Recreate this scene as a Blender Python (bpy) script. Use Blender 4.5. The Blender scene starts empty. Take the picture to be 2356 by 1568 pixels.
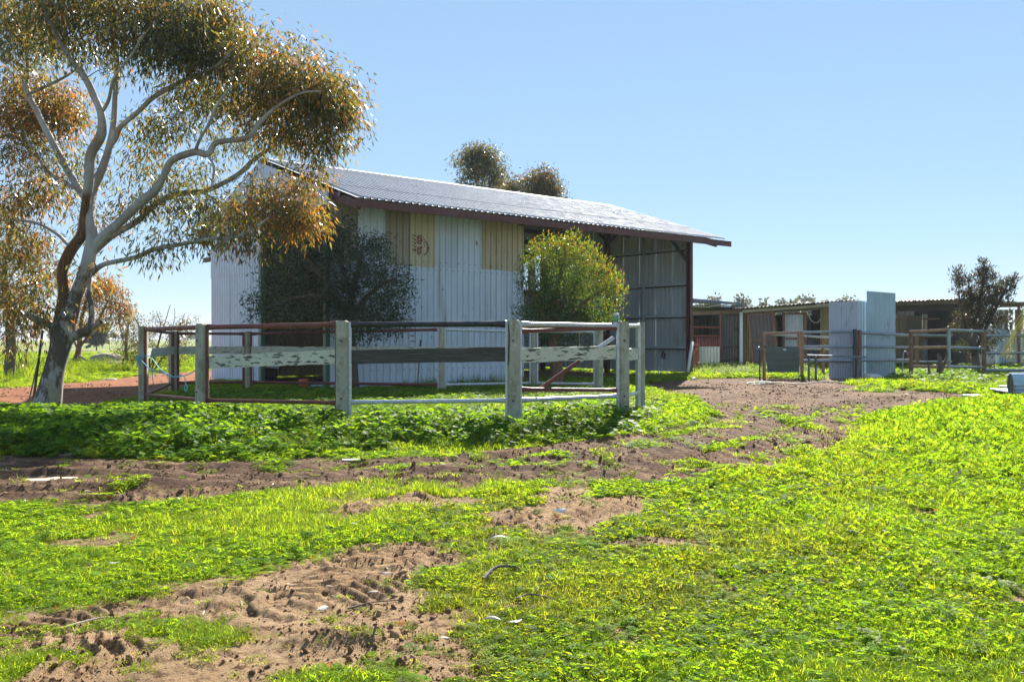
import bpy, math, random
import numpy as np
from mathutils import Vector, Matrix

random.seed(7)
RNG = np.random.default_rng(11)
SC = bpy.context.scene
COL = SC.collection
R = math.radians

# ------------------------------------------------------------------ camera
CAM_H, FPX = 1.2, 2050.0            # eye height (m); focal length in units of a 2356 px wide picture
cam_d = bpy.data.cameras.new('camera')
cam_d.sensor_width = 36.0
cam_d.lens = FPX / 2356.0 * 36.0
cam_d.shift_y = -4.0 / 2356.0
cam_d.clip_start, cam_d.clip_end = 0.1, 8000.0
cam = bpy.data.objects.new('camera', cam_d)
cam.location = (0, 0, CAM_H)
cam.rotation_euler = (R(90), 0, 0)
COL.objects.link(cam)
SC.camera = cam

# ------------------------------------------------------------------ sky, sun, exposure
SUN_AZ, SUN_EL = R(15.0), R(36.0)   # azimuth measured from +Y towards +X
world = bpy.data.worlds.new('World')
SC.world = world
world.use_nodes = True
nt = world.node_tree
bg = nt.nodes['Background']
sky = nt.nodes.new('ShaderNodeTexSky')
sky.sky_type = 'NISHITA'
sky.sun_disc = False
sky.sun_elevation = SUN_EL
sky.sun_rotation = SUN_AZ
sky.altitude = 8000
sky.air_density = 2.0
sky.dust_density = 0.0
sky.ozone_density = 6.0
sky_tone = nt.nodes.new('ShaderNodeGamma')          # even, photographic response over the whole sky
sky_tone.inputs[1].default_value = 0.35
sky_sat = nt.nodes.new('ShaderNodeHueSaturation')
sky_sat.inputs['Saturation'].default_value = 1.4
sky_sat.inputs['Value'].default_value = 1.2
nt.links.new(sky.outputs[0], sky_tone.inputs[0]); nt.links.new(sky_tone.outputs[0], sky_sat.inputs['Color'])
nt.links.new(sky_sat.outputs[0], bg.inputs[0])
bg.inputs[1].default_value = 0.15
sun_d = bpy.data.lights.new('sun', 'SUN')
sun_d.energy = 5.0
sun_d.angle = R(0.53)
sun_d.color = (1.0, 0.94, 0.84)
sun = bpy.data.objects.new('sun', sun_d)
SUNV = Vector((math.sin(SUN_AZ) * math.cos(SUN_EL), math.cos(SUN_AZ) * math.cos(SUN_EL), math.sin(SUN_EL)))
sun.rotation_euler = SUNV.to_track_quat('Z', 'Y').to_euler()
sun.location = SUNV * 60
COL.objects.link(sun)
SC.view_settings.view_transform = 'Standard'
SC.view_settings.look = 'None'
SC.view_settings.gamma = 1.0
SC.view_settings.use_curve_mapping = False
SC.view_settings.exposure = 1.5
SC.render.engine = 'CYCLES'
SC.cycles.use_denoising = True
SC.cycles.max_bounces = 6
SC.cycles.diffuse_bounces = 3
SC.cycles.glossy_bounces = 3
SC.cycles.transmission_bounces = 5
SC.cycles.transparent_max_bounces = 6
SC.cycles.sample_clamp_indirect = 6.0
SC.cycles.caustics_reflective = False
SC.cycles.caustics_refractive = False

# ------------------------------------------------------------------ helpers
def W(u, v, D):
    """A point at depth D metres whose bearing and height were measured on the photograph."""
    return Vector(((u - 1178.0) / FPX * D, D, CAM_H - (v - 780.0) / FPX * D))

def G(u, v):
    """The ground point under a measured pixel."""
    D = CAM_H * FPX / (v - 780.0)
    return ((u - 1178.0) / FPX * D, D)

def _hash(ix, iy, seed):
    n = (ix.astype(np.int64) * 374761393 + iy.astype(np.int64) * 668265263 + seed * 1274126177) & 0x7fffffff
    n = ((n ^ (n >> 13)) * 1274126177) & 0x7fffffff
    return ((n ^ (n >> 16)) & 0xffff) / 65535.0

def vnoise(x, y, seed=0):
    x = np.asarray(x, float); y = np.asarray(y, float)
    ix = np.floor(x); iy = np.floor(y)
    fx = x - ix; fy = y - iy
    fx = fx * fx * (3 - 2 * fx); fy = fy * fy * (3 - 2 * fy)
    a = _hash(ix, iy, seed); b = _hash(ix + 1, iy, seed)
    c = _hash(ix, iy + 1, seed); d = _hash(ix + 1, iy + 1, seed)
    return (a + (b - a) * fx) * (1 - fy) + (c + (d - c) * fx) * fy

def fbm(x, y, seed=0, octv=4, gain=0.5):
    s = 0.0; a = 1.0; t = 0.0
    for k in range(octv):
        s = s + a * vnoise(x * 2 ** k + 17.3 * k, y * 2 ** k - 9.1 * k, seed + k)
        t += a; a *= gain
    return s / t

def sstep(a, b, x):
    t = np.clip((x - a) / (b - a), 0, 1)
    return t * t * (3 - 2 * t)

def poly_sd(X, Y, poly):
    """Signed distance (negative inside) of points to a ground polygon."""
    X = np.asarray(X, float); Y = np.asarray(Y, float)
    d = np.full(X.shape, 1e18); inside = np.zeros(X.shape, bool)
    n = len(poly)
    for i in range(n):
        x0, y0 = poly[i]; x1, y1 = poly[(i + 1) % n]
        ex, ey = x1 - x0, y1 - y0
        L = ex * ex + ey * ey + 1e-12
        t = np.clip(((X - x0) * ex + (Y - y0) * ey) / L, 0, 1)
        d = np.minimum(d, (X - x0 - t * ex) ** 2 + (Y - y0 - t * ey) ** 2)
        c = (y0 > Y) != (y1 > Y)
        with np.errstate(divide='ignore', invalid='ignore'):
            xi = ex * (Y - y0) / (ey if abs(ey) > 1e-12 else 1e-12) + x0
        inside ^= c & (X < xi)
    d = np.sqrt(d)
    return np.where(inside, -d, d)

def line_sd(X, Y, pts):
    """Distance across, distance along, side of points to a ground polyline."""
    best = np.full(X.shape, 1e18); al = np.zeros(X.shape); sg = np.zeros(X.shape)
    acc = 0.0
    for (x0, y0), (x1, y1) in zip(pts[:-1], pts[1:]):
        ex, ey = x1 - x0, y1 - y0
        L = math.hypot(ex, ey)
        t = np.clip(((X - x0) * ex + (Y - y0) * ey) / (L * L), 0, 1)
        dx = X - x0 - t * ex; dy = Y - y0 - t * ey
        d = np.sqrt(dx * dx + dy * dy)
        m = d < best
        best = np.where(m, d, best); al = np.where(m, acc + t * L, al)
        sg = np.where(m, np.sign(ex * dy - ey * dx), sg)
        acc += L
    return best, al, sg

def mesh_np(name, V, quads=None, tris=None, cols=None, smooth=False):
    """Mesh from numpy arrays; cols: one linear rgb per vertex, stored as attribute Col."""
    me = bpy.data.meshes.new(name)
    V = np.asarray(V, np.float32)
    nq = 0 if quads is None else len(quads); ntr = 0 if tris is None else len(tris)
    me.vertices.add(len(V)); me.vertices.foreach_set('co', V.ravel())
    idx = []; starts = []; tot = []
    if nq:
        idx.append(np.asarray(quads, np.int32).ravel()); starts.append(np.arange(nq) * 4); tot.append(np.full(nq, 4))
    if ntr:
        idx.append(np.asarray(tris, np.int32).ravel()); starts.append(nq * 4 + np.arange(ntr) * 3); tot.append(np.full(ntr, 3))
    idx = np.concatenate(idx)
    me.loops.add(len(idx)); me.loops.foreach_set('vertex_index', idx)
    me.polygons.add(nq + ntr)
    me.polygons.foreach_set('loop_start', np.concatenate(starts).astype(np.int32))
    me.polygons.foreach_set('loop_total', np.concatenate(tot).astype(np.int32))
    if smooth:
        me.polygons.foreach_set('use_smooth', np.ones(nq + ntr, bool))
    me.update(calc_edges=True)
    if cols is not None:
        a = me.attributes.new('Col', 'FLOAT_COLOR', 'POINT')
        c = np.ones((len(V), 4), np.float32); c[:, :3] = cols
        a.data.foreach_set('color', c.ravel())
    return me

class MB:
    """Collects shapes that become one mesh object."""
    def __init__(s): s.v = []; s.f = []
    def add(s, vs, fs):
        b = len(s.v); s.v += [tuple(p) for p in vs]; s.f += [tuple(b + i for i in f) for f in fs]; return s
    def box(s, c, size, M=None):
        x, y, z = (k / 2 for k in size); c = Vector(c)
        vs = [Vector((sx * x, sy * y, sz * z)) for sz in (-1, 1) for sy in (-1, 1) for sx in (-1, 1)]
        vs = [(M @ p if M else p) + c for p in vs]
        return s.add(vs, [(0, 2, 3, 1), (4, 5, 7, 6), (0, 1, 5, 4), (2, 6, 7, 3), (0, 4, 6, 2), (1, 3, 7, 5)])
    def beam(s, p0, p1, w, h, up=(0, 0, 1)):
        p0 = Vector(p0); p1 = Vector(p1); d = (p1 - p0).normalized(); up = Vector(up)
        sd = d.cross(up)
        if sd.length < 1e-4: sd = d.cross(Vector((1, 0, 0)))
        sd.normalize(); u = sd.cross(d)
        vs = [p + sd * (a * w / 2) + u * (b * h / 2) for p in (p0, p1) for a, b in ((-1, -1), (1, -1), (1, 1), (-1, 1))]
        return s.add(vs, [(3, 2, 1, 0), (4, 5, 6, 7), (0, 1, 5, 4), (1, 2, 6, 5), (2, 3, 7, 6), (3, 0, 4, 7)])
    def prism(s, quad, depth):
        """Extrude a quad (world points) along +Y by depth."""
        q = [Vector(p) for p in quad]; b = [p + Vector((0, depth, 0)) for p in q]
        n = len(q)
        return s.add(q + b, [tuple(range(n)), tuple(range(2 * n - 1, n - 1, -1))] + [(i, i + n, (i + 1) % n + n, (i + 1) % n) for i in range(n)])
    def tube(s, pts, r, n=8, caps=True):
        pts = [Vector(p) for p in pts]; m = len(pts)
        rr = r if hasattr(r, '__len__') else [r] * m
        b = len(s.v); prev = None
        for i, p in enumerate(pts):
            t = (pts[min(i + 1, m - 1)] - pts[max(i - 1, 0)])
            t = t.normalized() if t.length > 1e-9 else Vector((0, 0, 1))
            if prev is None:
                a = t.cross(Vector((0, 0, 1)));
                if a.length < 1e-3: a = t.cross(Vector((0, 1, 0)))
            else:
                a = prev - t * prev.dot(t)
                if a.length < 1e-6: a = t.cross(Vector((0.3, 1, 0.2)))
            a.normalize(); prev = a; c = t.cross(a)
            rx = rr[i] if not hasattr(rr[i], '__len__') else rr[i][0]
            ry = rr[i] if not hasattr(rr[i], '__len__') else rr[i][1]
            for k in range(n):
                th = 2 * math.pi * k / n
                s.v.append(tuple(p + a * (rx * math.cos(th)) + c * (ry * math.sin(th))))
        for i in range(m - 1):
            for k in range(n):
                k2 = (k + 1) % n
                s.f.append((b + i * n + k, b + i * n + k2, b + (i + 1) * n + k2, b + (i + 1) * n + k))
        if caps:
            s.f.append(tuple(b + k for k in reversed(range(n))))
            s.f.append(tuple(b + (m - 1) * n + k for k in range(n)))
        return s
    def lathe(s, c, prof, n=16):
        c = Vector(c); b = len(s.v); m = len(prof)
        for r, z in prof:
            for k in range(n):
                th = 2 * math.pi * k / n
                s.v.append(tuple(c + Vector((r * math.cos(th), r * math.sin(th), z))))
        for i in range(m - 1):
            for k in range(n):
                k2 = (k + 1) % n
                s.f.append((b + i * n + k, b + i * n + k2, b + (i + 1) * n + k2, b + (i + 1) * n + k))
        s.f.append(tuple(b + k for k in reversed(range(n))))
        s.f.append(tuple(b + (m - 1) * n + k for k in range(n)))
        return s
    def mesh(s, name, m, smooth=False):
        me = bpy.data.meshes.new(name); me.from_pydata(s.v, [], s.f); me.materials.append(m)
        if smooth: me.polygons.foreach_set('use_smooth', [True] * len(me.polygons))
        me.update(); return me
    def build(s, name, m, parent=None, smooth=False, bevel=0.0):
        return link(name, s.mesh(name, m, smooth), parent, bevel=bevel)

def link(name, me, parent=None, M=None, bevel=0.0):
    o = bpy.data.objects.new(name, me)
    COL.objects.link(o)
    if parent is not None:
        o.parent = parent
        base = parent
        off = Vector((0, 0, 0))
        while base is not None:                      # roots are never rotated, parts of parts sit at identity
            off = off + (base.location if base.parent is None else Vector((0, 0, 0)))
            base = base.parent
        if parent.parent is None:
            o.matrix_parent_inverse = Matrix.Translation(-parent.location)
        else:
            o.matrix_parent_inverse = (parent.matrix_basis).inverted() if parent.matrix_basis != Matrix.Identity(4) else Matrix.Identity(4)
    if M is not None: o.matrix_basis = M
    if bevel:
        b = o.modifiers.new('bevel', 'BEVEL'); b.width = bevel; b.segments = 2; b.limit_method = 'ANGLE'
    return o

def tag(o, label=None, cat=None, group=None, kind=None):
    if label: o['label'] = label
    if cat: o['category'] = cat
    if group: o['group'] = group
    if kind: o['kind'] = kind
    return o

def thing(name, loc, label, cat, group=None):
    o = bpy.data.objects.new(name, None); COL.objects.link(o); o.location = loc
    o.empty_display_size = 0.2
    return tag(o, label, cat, group)

def smooth_line(pts, per=4):
    """Catmull-Rom through points given as tuples of any length."""
    P = [np.array(p, float) for p in pts]
    if len(P) < 3:
        return [P[0] + (P[-1] - P[0]) * (i / per) for i in range(per + 1)]
    P = [2 * P[0] - P[1]] + P + [2 * P[-1] - P[-2]]
    out = []
    for i in range(1, len(P) - 2):
        p0, p1, p2, p3 = P[i - 1:i + 3]
        for k in range(per):
            t = k / per
            out.append(0.5 * ((2 * p1) + (p2 - p0) * t + (2 * p0 - 5 * p1 + 4 * p2 - p3) * t * t + (-p0 + 3 * p1 - 3 * p2 + p3) * t ** 3))
    out.append(P[-2])
    return out

# ------------------------------------------------------------------ materials
MATS = {}
def srgb(r, g, b):
    return tuple(((c / 255) / 12.92 if c / 255 <= 0.04045 else ((c / 255 + 0.055) / 1.055) ** 2.4) for c in (r, g, b))

def node_mat(name):
    m = bpy.data.materials.new(name); m.use_nodes = True
    MATS[name] = m
    n = m.node_tree.nodes; l = m.node_tree.links
    return m, n, l, n['Principled BSDF']

def noise_node(n, l, scale, stretch=(1, 1, 1), detail=4, rough=0.55, off=0.0):
    g = n.new('ShaderNodeNewGeometry'); mp = n.new('ShaderNodeMapping')
    mp.inputs['Scale'].default_value = stretch
    mp.inputs['Location'].default_value = (off, off * 0.7, off * 1.3)
    l.new(g.outputs['Position'], mp.inputs['Vector'])
    t = n.new('ShaderNodeTexNoise'); t.inputs['Scale'].default_value = scale
    t.inputs['Detail'].default_value = detail; t.inputs['Roughness'].default_value = rough
    l.new(mp.outputs[0], t.inputs['Vector'])
    return t.outputs['Fac']

def ramp(n, l, fac, p0, p1, c0=(0, 0, 0), c1=(1, 1, 1)):
    r = n.new('ShaderNodeValToRGB'); e = r.color_ramp.elements
    e[0].position = p0; e[1].position = p1
    e[0].color = (*c0, 1); e[1].color = (*c1, 1)
    l.new(fac, r.inputs[0]); return r.outputs[0]

def mixc(n, l, fac, a, b):
    x = n.new('ShaderNodeMix'); x.data_type = 'RGBA'
    for sock, val in ((x.inputs[0], fac), (x.inputs[6], a), (x.inputs[7], b)):
        if hasattr(val, 'is_output'): l.new(val, sock)
        elif isinstance(val, (int, float)): sock.default_value = val
        else: sock.default_value = (*val, 1)
    return x.outputs[2]

def surf(name, base, rough=0.6, metal=0.0, var=0.18, vscale=2.5, patches=(), bump=0.0, bscale=30.0, stretch=(1, 1, 1), spec=0.5, rvar=0.12):
    """Procedural paint/metal/stone: base colour with broad variation, then patches
    (colour, threshold 0..1, softness, scale, stretch) laid over it, then fine relief."""
    m, n, l, b = node_mat(name)
    f = noise_node(n, l, vscale, stretch, 5, 0.6, 3.1)
    c = ramp(n, l, f, 0.25, 0.75, tuple(k * (1 - var) for k in base), tuple(min(1, k * (1 + var)) for k in base))
    for i, (pc, th, so, sc, st) in enumerate(patches):
        pf = ramp(n, l, noise_node(n, l, sc, st, 6, 0.62, 11.7 * (i + 1)), max(0, th - so), min(1, th + so))
        c = mixc(n, l, pf, c, pc)
    l.new(c, b.inputs['Base Color'])
    rf = ramp(n, l, noise_node(n, l, vscale * 3, stretch, 3, 0.5, 7.7), 0.3, 0.7, (max(0.05, rough - rvar),) * 3, (min(1, rough + rvar),) * 3)
    l.new(rf, b.inputs['Roughness'])
    b.inputs['Metallic'].default_value = metal
    b.inputs['Specular IOR Level'].default_value = spec
    if bump:
        bp = n.new('ShaderNodeBump'); bp.inputs['Strength'].default_value = bump; bp.inputs['Distance'].default_value = 0.02
        l.new(noise_node(n, l, bscale, stretch, 6, 0.65, 1.9), bp.inputs['Height']); l.new(bp.outputs[0], b.inputs['Normal'])
    return m

def leaf_mat(name, trans=0.5, gain=(1.5, 1.45, 0.9), rough=0.38, spec=0.5, tint=None):
    """Leaf: per-leaf colour Col, light passing through from behind."""
    m, n, l, b = node_mat(name)
    at = n.new('ShaderNodeAttribute'); at.attribute_name = 'Col'
    oi = n.new('ShaderNodeObjectInfo')
    hs = n.new('ShaderNodeHueSaturation')
    mr = n.new('ShaderNodeMapRange'); mr.inputs[3].default_value = 0.78; mr.inputs[4].default_value = 1.18
    l.new(oi.outputs['Random'], mr.inputs[0]); l.new(mr.outputs[0], hs.inputs['Value'])
    l.new(at.outputs['Color'], hs.inputs['Color'])
    l.new(hs.outputs[0], b.inputs['Base Color'])
    b.inputs['Roughness'].default_value = rough; b.inputs['Specular IOR Level'].default_value = spec
    tr = n.new('ShaderNodeBsdfTranslucent')
    mul = n.new('ShaderNodeMix'); mul.data_type = 'RGBA'; mul.blend_type = 'MULTIPLY'; mul.inputs[0].default_value = 1.0
    l.new(hs.outputs[0], mul.inputs[6]); mul.inputs[7].default_value = (*gain, 1); l.new(mul.outputs[2], tr.inputs[0])
    mx = n.new('ShaderNodeMixShader'); mx.inputs[0].default_value = trans
    l.new(b.outputs[0], mx.inputs[1]); l.new(tr.outputs[0], mx.inputs[2])
    l.new(mx.outputs[0], n['Material Output'].inputs[0])
    return m

CHIP = (0.045, 0.04, 0.038)
RUST = (0.16, 0.06, 0.028)
surf('concrete', (0.40, 0.38, 0.29), 0.85, var=0.22, vscale=6, bump=0.5, bscale=60,
     patches=(((0.20, 0.19, 0.10), 0.60, 0.10, 9, (1, 1, 0.5)), ((0.52, 0.50, 0.43), 0.63, 0.06, 25, (1, 1, 1)), ((0.10, 0.07, 0.05), 0.72, 0.03, 22, (1, 1, 0.7))))
surf('red_oxide', (0.15, 0.034, 0.022), 0.5, var=0.25, vscale=4, patches=(((0.22, 0.07, 0.035), 0.62, 0.08, 14, (1, 1, 1)), ((0.07, 0.02, 0.02), 0.66, 0.06, 9, (1, 1, 1))), bump=0.1, bscale=80)
surf('barn_steel', (0.11, 0.030, 0.024), 0.55, var=0.2, vscale=2, patches=(((0.16, 0.06, 0.04), 0.66, 0.08, 7, (1, 1, 1)),))
surf('black_pipe', (0.018, 0.016, 0.018), 0.35, var=0.3, patches=(((0.09, 0.03, 0.025), 0.66, 0.06, 9, (1, 1, 1)),))
surf('galv_pipe', (0.50, 0.52, 0.55), 0.42, metal=0.35, var=0.15, vscale=8, patches=(((0.20, 0.07, 0.05), 0.665, 0.03, 10, (1, 1, 1)), ((0.72, 0.72, 0.72), 0.6, 0.05, 18, (1, 1, 1))))
surf('yard_pipe', (0.30, 0.33, 0.36), 0.42, metal=0.5, var=0.2, vscale=5, patches=((RUST, 0.68, 0.05, 6, (1, 1, 1)),))
surf('rusty_pipe', (0.20, 0.09, 0.05), 0.7, var=0.3, vscale=9, patches=(((0.33, 0.17, 0.09), 0.58, 0.08, 12, (1, 1, 1)), ((0.06, 0.03, 0.03), 0.68, 0.05, 8, (1, 1, 1))))
surf('tan_pipe', (0.36, 0.20, 0.12), 0.6, var=0.25, vscale=9, patches=(((0.10, 0.045, 0.03), 0.63, 0.06, 10, (1, 1, 1)),))
surf('timber_peeling', (0.62, 0.60, 0.47), 0.7, var=0.08, vscale=3, bump=0.4, bscale=40, stretch=(1, 1, 1),
     patches=(((0.085, 0.075, 0.062), 0.56, 0.02, 15, (0.45, 0.45, 1.8)), ((0.13, 0.12, 0.11), 0.66, 0.02, 30, (0.25, 0.25, 3))))
surf('timber_painted', (0.55, 0.56, 0.46), 0.7, var=0.1, vscale=3, bump=0.3, bscale=40,
     patches=(((0.12, 0.115, 0.10), 0.60, 0.02, 14, (0.45, 0.45, 2.0)), ((0.30, 0.30, 0.26), 0.62, 0.04, 20, (0.3, 0.3, 3))))
surf('timber_bare', (0.060, 0.054, 0.048), 0.85, var=0.5, vscale=9, stretch=(0.25, 0.25, 4), bump=0.6, bscale=14,
     patches=(((0.50, 0.48, 0.40), 0.70, 0.012, 6, (0.6, 0.6, 2.4)), ((0.14, 0.12, 0.10), 0.6, 0.1, 30, (0.15, 0.15, 4))))
WPATCH = ((CHIP, 0.70, 0.012, 7.0, (1, 1, 0.45)), ((0.46, 0.43, 0.38), 0.66, 0.10, 2.0, (2.5, 2.5, 0.22)), ((0.14, 0.105, 0.08), 0.695, 0.02, 2.6, (1.6, 1.6, 0.8)))
surf('sheet_white', (0.72, 0.80, 0.90), 0.42, var=0.07, vscale=1.5, patches=WPATCH)
surf('sheet_white_worn', (0.66, 0.73, 0.82), 0.5, var=0.07, vscale=1.5, patches=WPATCH)
surf('sheet_gable', (0.72, 0.78, 0.88), 0.42, var=0.06, vscale=1.5, patches=((CHIP, 0.70, 0.012, 9.0, (1, 1, 0.4)), ((0.36, 0.34, 0.33), 0.70, 0.08, 2.0, (2.5, 2.5, 0.25))))
surf('sheet_cream', (0.66, 0.58, 0.38), 0.5, var=0.08, vscale=1.2, patches=(((0.30, 0.24, 0.15), 0.68, 0.1, 2.5, (2.5, 2.5, 0.3)),))
surf('sheet_tan', (0.62, 0.52, 0.34), 0.5, var=0.10, vscale=1.2, patches=(((0.26, 0.20, 0.13), 0.66, 0.1, 2.5, (2.5, 2.5, 0.3)),))
surf('sheet_brown', (0.40, 0.34, 0.26), 0.55, var=0.10, vscale=1.2, patches=(((0.34, 0.29, 0.22), 0.66, 0.1, 2.5, (2.5, 2.5, 0.3)),))
surf('sheet_inner', (0.56, 0.66, 0.72), 0.55, metal=0.1, var=0.14, vscale=0.8, patches=(((0.30, 0.24, 0.18), 0.72, 0.06, 1.6, (3, 3, 0.3)), ((0.42, 0.40, 0.34), 0.66, 0.1, 1.2, (1, 1, 0.5))))
surf('roof_zinc', (0.42, 0.44, 0.48), 0.62, metal=0.05, spec=0.25, var=0.12, vscale=1.2, patches=(((0.30, 0.30, 0.31), 0.64, 0.08, 2.5, (1, 1, 1)),))
surf('zinc_corrugated', (0.38, 0.50, 0.58), 0.45, metal=0.2, var=0.10, vscale=1.2, patches=(((0.26, 0.27, 0.29), 0.66, 0.08, 3, (1, 1, 0.5)), (CHIP, 0.74, 0.01, 8, (1, 1, 0.6))))
surf('mauve_corrugated', (0.44, 0.46, 0.56), 0.5, metal=0.2, var=0.08, vscale=1.2, patches=(((0.27, 0.24, 0.24), 0.66, 0.08, 2, (2, 2, 0.5)), (CHIP, 0.74, 0.01, 8, (1, 1, 0.6))))
surf('dark_corrugated', (0.10, 0.095, 0.09), 0.5, metal=0.3, var=0.25, vscale=2)
surf('light_corrugated', (0.55, 0.57, 0.58), 0.45, metal=0.3, var=0.12, vscale=2)
surf('cream_corrugated', (0.58, 0.55, 0.47), 0.5, var=0.1, vscale=2, patches=(((0.35, 0.27, 0.18), 0.68, 0.06, 3, (2, 2, 0.5)),))
surf('red_sheet', (0.19, 0.04, 0.03), 0.55, var=0.2, vscale=2, patches=(((0.30, 0.22, 0.2), 0.66, 0.06, 6, (1, 1, 0.4)),))
surf('ochre_sheet', (0.24, 0.165, 0.045), 0.55, var=0.12, vscale=2, patches=(((0.16, 0.10, 0.04), 0.66, 0.08, 3, (2, 2, 0.4)),))
surf('brown_sheet', (0.10, 0.068, 0.055), 0.5, var=0.12, vscale=2, patches=(((0.16, 0.12, 0.1), 0.68, 0.06, 5, (1, 1, 0.4)),))
surf('green_sheet', (0.085, 0.105, 0.075), 0.5, var=0.15, vscale=2, patches=(((0.05, 0.05, 0.03), 0.62, 0.1, 2, (1, 1, 1)),))
surf('green_steel', (0.10, 0.20, 0.14), 0.45, var=0.12, vscale=3, patches=(((0.35, 0.42, 0.38), 0.7, 0.03, 12, (1, 1, 0.4)),))
surf('rough_timber', (0.19, 0.13, 0.08), 0.85, var=0.4, vscale=10, stretch=(0.3, 0.3, 2), bump=0.5, bscale=20)
surf('dark_timber', (0.06, 0.045, 0.035), 0.85, var=0.4, vscale=8, stretch=(0.3, 0.3, 2), bump=0.4, bscale=20)
surf('red_timber', (0.27, 0.085, 0.035), 0.7, var=0.3, vscale=8, stretch=(3, 3, 0.3), bump=0.4, bscale=20)
surf('white_paint', (0.66, 0.66, 0.66), 0.5, var=0.06, vscale=3, patches=(((0.4, 0.37, 0.33), 0.68, 0.06, 6, (1, 1, 0.5)),))
surf('dark_steel', (0.05, 0.05, 0.055), 0.5, metal=0.4, var=0.2)
surf('grey_steel', (0.14, 0.16, 0.19), 0.45, metal=0.5, var=0.2, vscale=4)
surf('plywood', (0.36, 0.31, 0.22), 0.75, var=0.12, vscale=1.5)
surf('graffiti_red', (0.25, 0.045, 0.025), 0.6, var=0.15, vscale=12)
surf('rope_blue', (0.10, 0.42, 0.62), 0.7, var=0.3, vscale=30)
surf('bark_fibrous', (0.13, 0.095, 0.07), 0.9, var=0.4, vscale=12, stretch=(2, 2, 0.3), bump=0.8, bscale=25)
surf('bark_reddish', (0.20, 0.10, 0.06), 0.9, var=0.4, vscale=12, stretch=(2, 2, 0.3), bump=0.8, bscale=25)
surf('twig', (0.17, 0.13, 0.11), 0.8, var=0.3, vscale=8)
surf('twig_grey', (0.15, 0.14, 0.12), 0.8, var=0.3, vscale=8)
surf('stone', (0.33, 0.28, 0.23), 0.9, var=0.3, vscale=3, bump=0.7, bscale=9, patches=(((0.2, 0.12, 0.07), 0.6, 0.1, 4, (1, 1, 1)),))
surf('brick_red', (0.30, 0.10, 0.05), 0.9, var=0.25, vscale=8, bump=0.5, bscale=30)
surf('orange_plastic', (0.45, 0.12, 0.02), 0.5, var=0.15)
surf('black_plastic', (0.02, 0.02, 0.02), 0.4, var=0.2)
surf('white_plastic', (0.72, 0.72, 0.70), 0.4, var=0.05)
surf('hose', (0.42, 0.43, 0.36), 0.5, var=0.15, vscale=6)
surf('cardboard', (0.52, 0.42, 0.29), 0.85, var=0.1, vscale=6)
surf('litter_white', (0.62, 0.60, 0.56), 0.6, var=0.15, vscale=14)
surf('lattice', (0.52, 0.48, 0.34), 0.75, var=0.15, vscale=5)
surf('sign_white', (0.60, 0.60, 0.57), 0.6, var=0.06)
surf('sign_ink', (0.02, 0.02, 0.025), 0.6, var=0.1)
surf('fallen_bark', (0.13, 0.10, 0.085), 0.8, var=0.3, vscale=20)
surf('pale_leaf', (0.55, 0.46, 0.38), 0.55, var=0.2, vscale=30)
surf('label_green', (0.05, 0.35, 0.10), 0.4, var=0.1)
mg, n_, l_, b_ = node_mat('jar_glass')
b_.inputs['Base Color'].default_value = (0.92, 0.97, 0.95, 1); b_.inputs['Roughness'].default_value = 0.04
b_.inputs['Transmission Weight'].default_value = 0.85; b_.inputs['IOR'].default_value = 1.3
leaf_mat('leaf_turf', 0.60, (1.9, 1.72, 0.65), 0.6, 0.05)
leaf_mat('leaf_weed', 0.62, (2.0, 1.72, 0.6), 0.5, 0.08)
leaf_mat('leaf_gum', 0.55, (1.9, 1.4, 0.7), 0.30, 0.8)
leaf_mat('leaf_shrub', 0.45, (1.7, 1.5, 0.8), 0.36, 0.5)
# ------------------------------------------------------------------ ground zones (measured on the photograph, stored as ground positions)
def GP(pts): return [G(u, v) for u, v in pts]
TRACK = GP([(-900, 1050), (0, 1050), (200, 1050), (450, 1056), (600, 1060), (750, 1052), (1000, 1043), (1200, 1034), (1400, 1014), (1540, 984), (1640, 955),
            (1605, 925), (1500, 898), (1470, 885), (1510, 878), (1600, 871), (1750, 869), (1850, 871), (1935, 878), (1990, 893), (2120, 899), (2230, 906), (2420, 915),
            (2420, 922), (2240, 922), (2120, 938), (1995, 964), (1960, 1003), (1900, 1052), (1700, 1088), (1510, 1120), (1380, 1106), (1150, 1114), (900, 1108), (600, 1126),
            (450, 1146), (250, 1166), (60, 1160), (-900, 1150)])
RED_TRACK = GP([(-1200, 905), (0, 893), (150, 880), (280, 868), (380, 858), (470, 852), (560, 850), (620, 862), (480, 884), (440, 890), (330, 915), (230, 935), (100, 950), (-1200, 990)])
PATCHES = [GP(p) for p in (
    [(470, 1410), (560, 1350), (690, 1325), (760, 1285), (1000, 1262), (1030, 1290), (930, 1345), (1010, 1380), (960, 1420), (820, 1445), (900, 1475), (1000, 1490), (1090, 1568), (960, 1620), (930, 1560), (860, 1480), (700, 1470), (600, 1440)],
    [(-60, 1490), (60, 1462), (220, 1430), (400, 1388), (520, 1372), (560, 1400), (430, 1435), (300, 1452), (420, 1470), (540, 1500), (600, 1560), (560, 1660), (300, 1660), (250, 1560), (120, 1510), (-60, 1540)],
    [(1215, 1192), (1300, 1158), (1470, 1140), (1500, 1160), (1420, 1200), (1300, 1215)],
    [(745, 1185), (830, 1150), (965, 1142), (960, 1160), (850, 1182), (790, 1196)],
    [(1370, 1460), (1400, 1440), (1455, 1455), (1450, 1485), (1395, 1500)],
    [(620, 1500), (720, 1470), (860, 1500), (840, 1540), (700, 1560)],
    [(1085, 1240), (1130, 1215), (1160, 1228), (1120, 1262)],
    [(1100, 1390), (1180, 1370), (1260, 1390), (1190, 1420)],
)]
BARN_PAD = None
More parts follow.
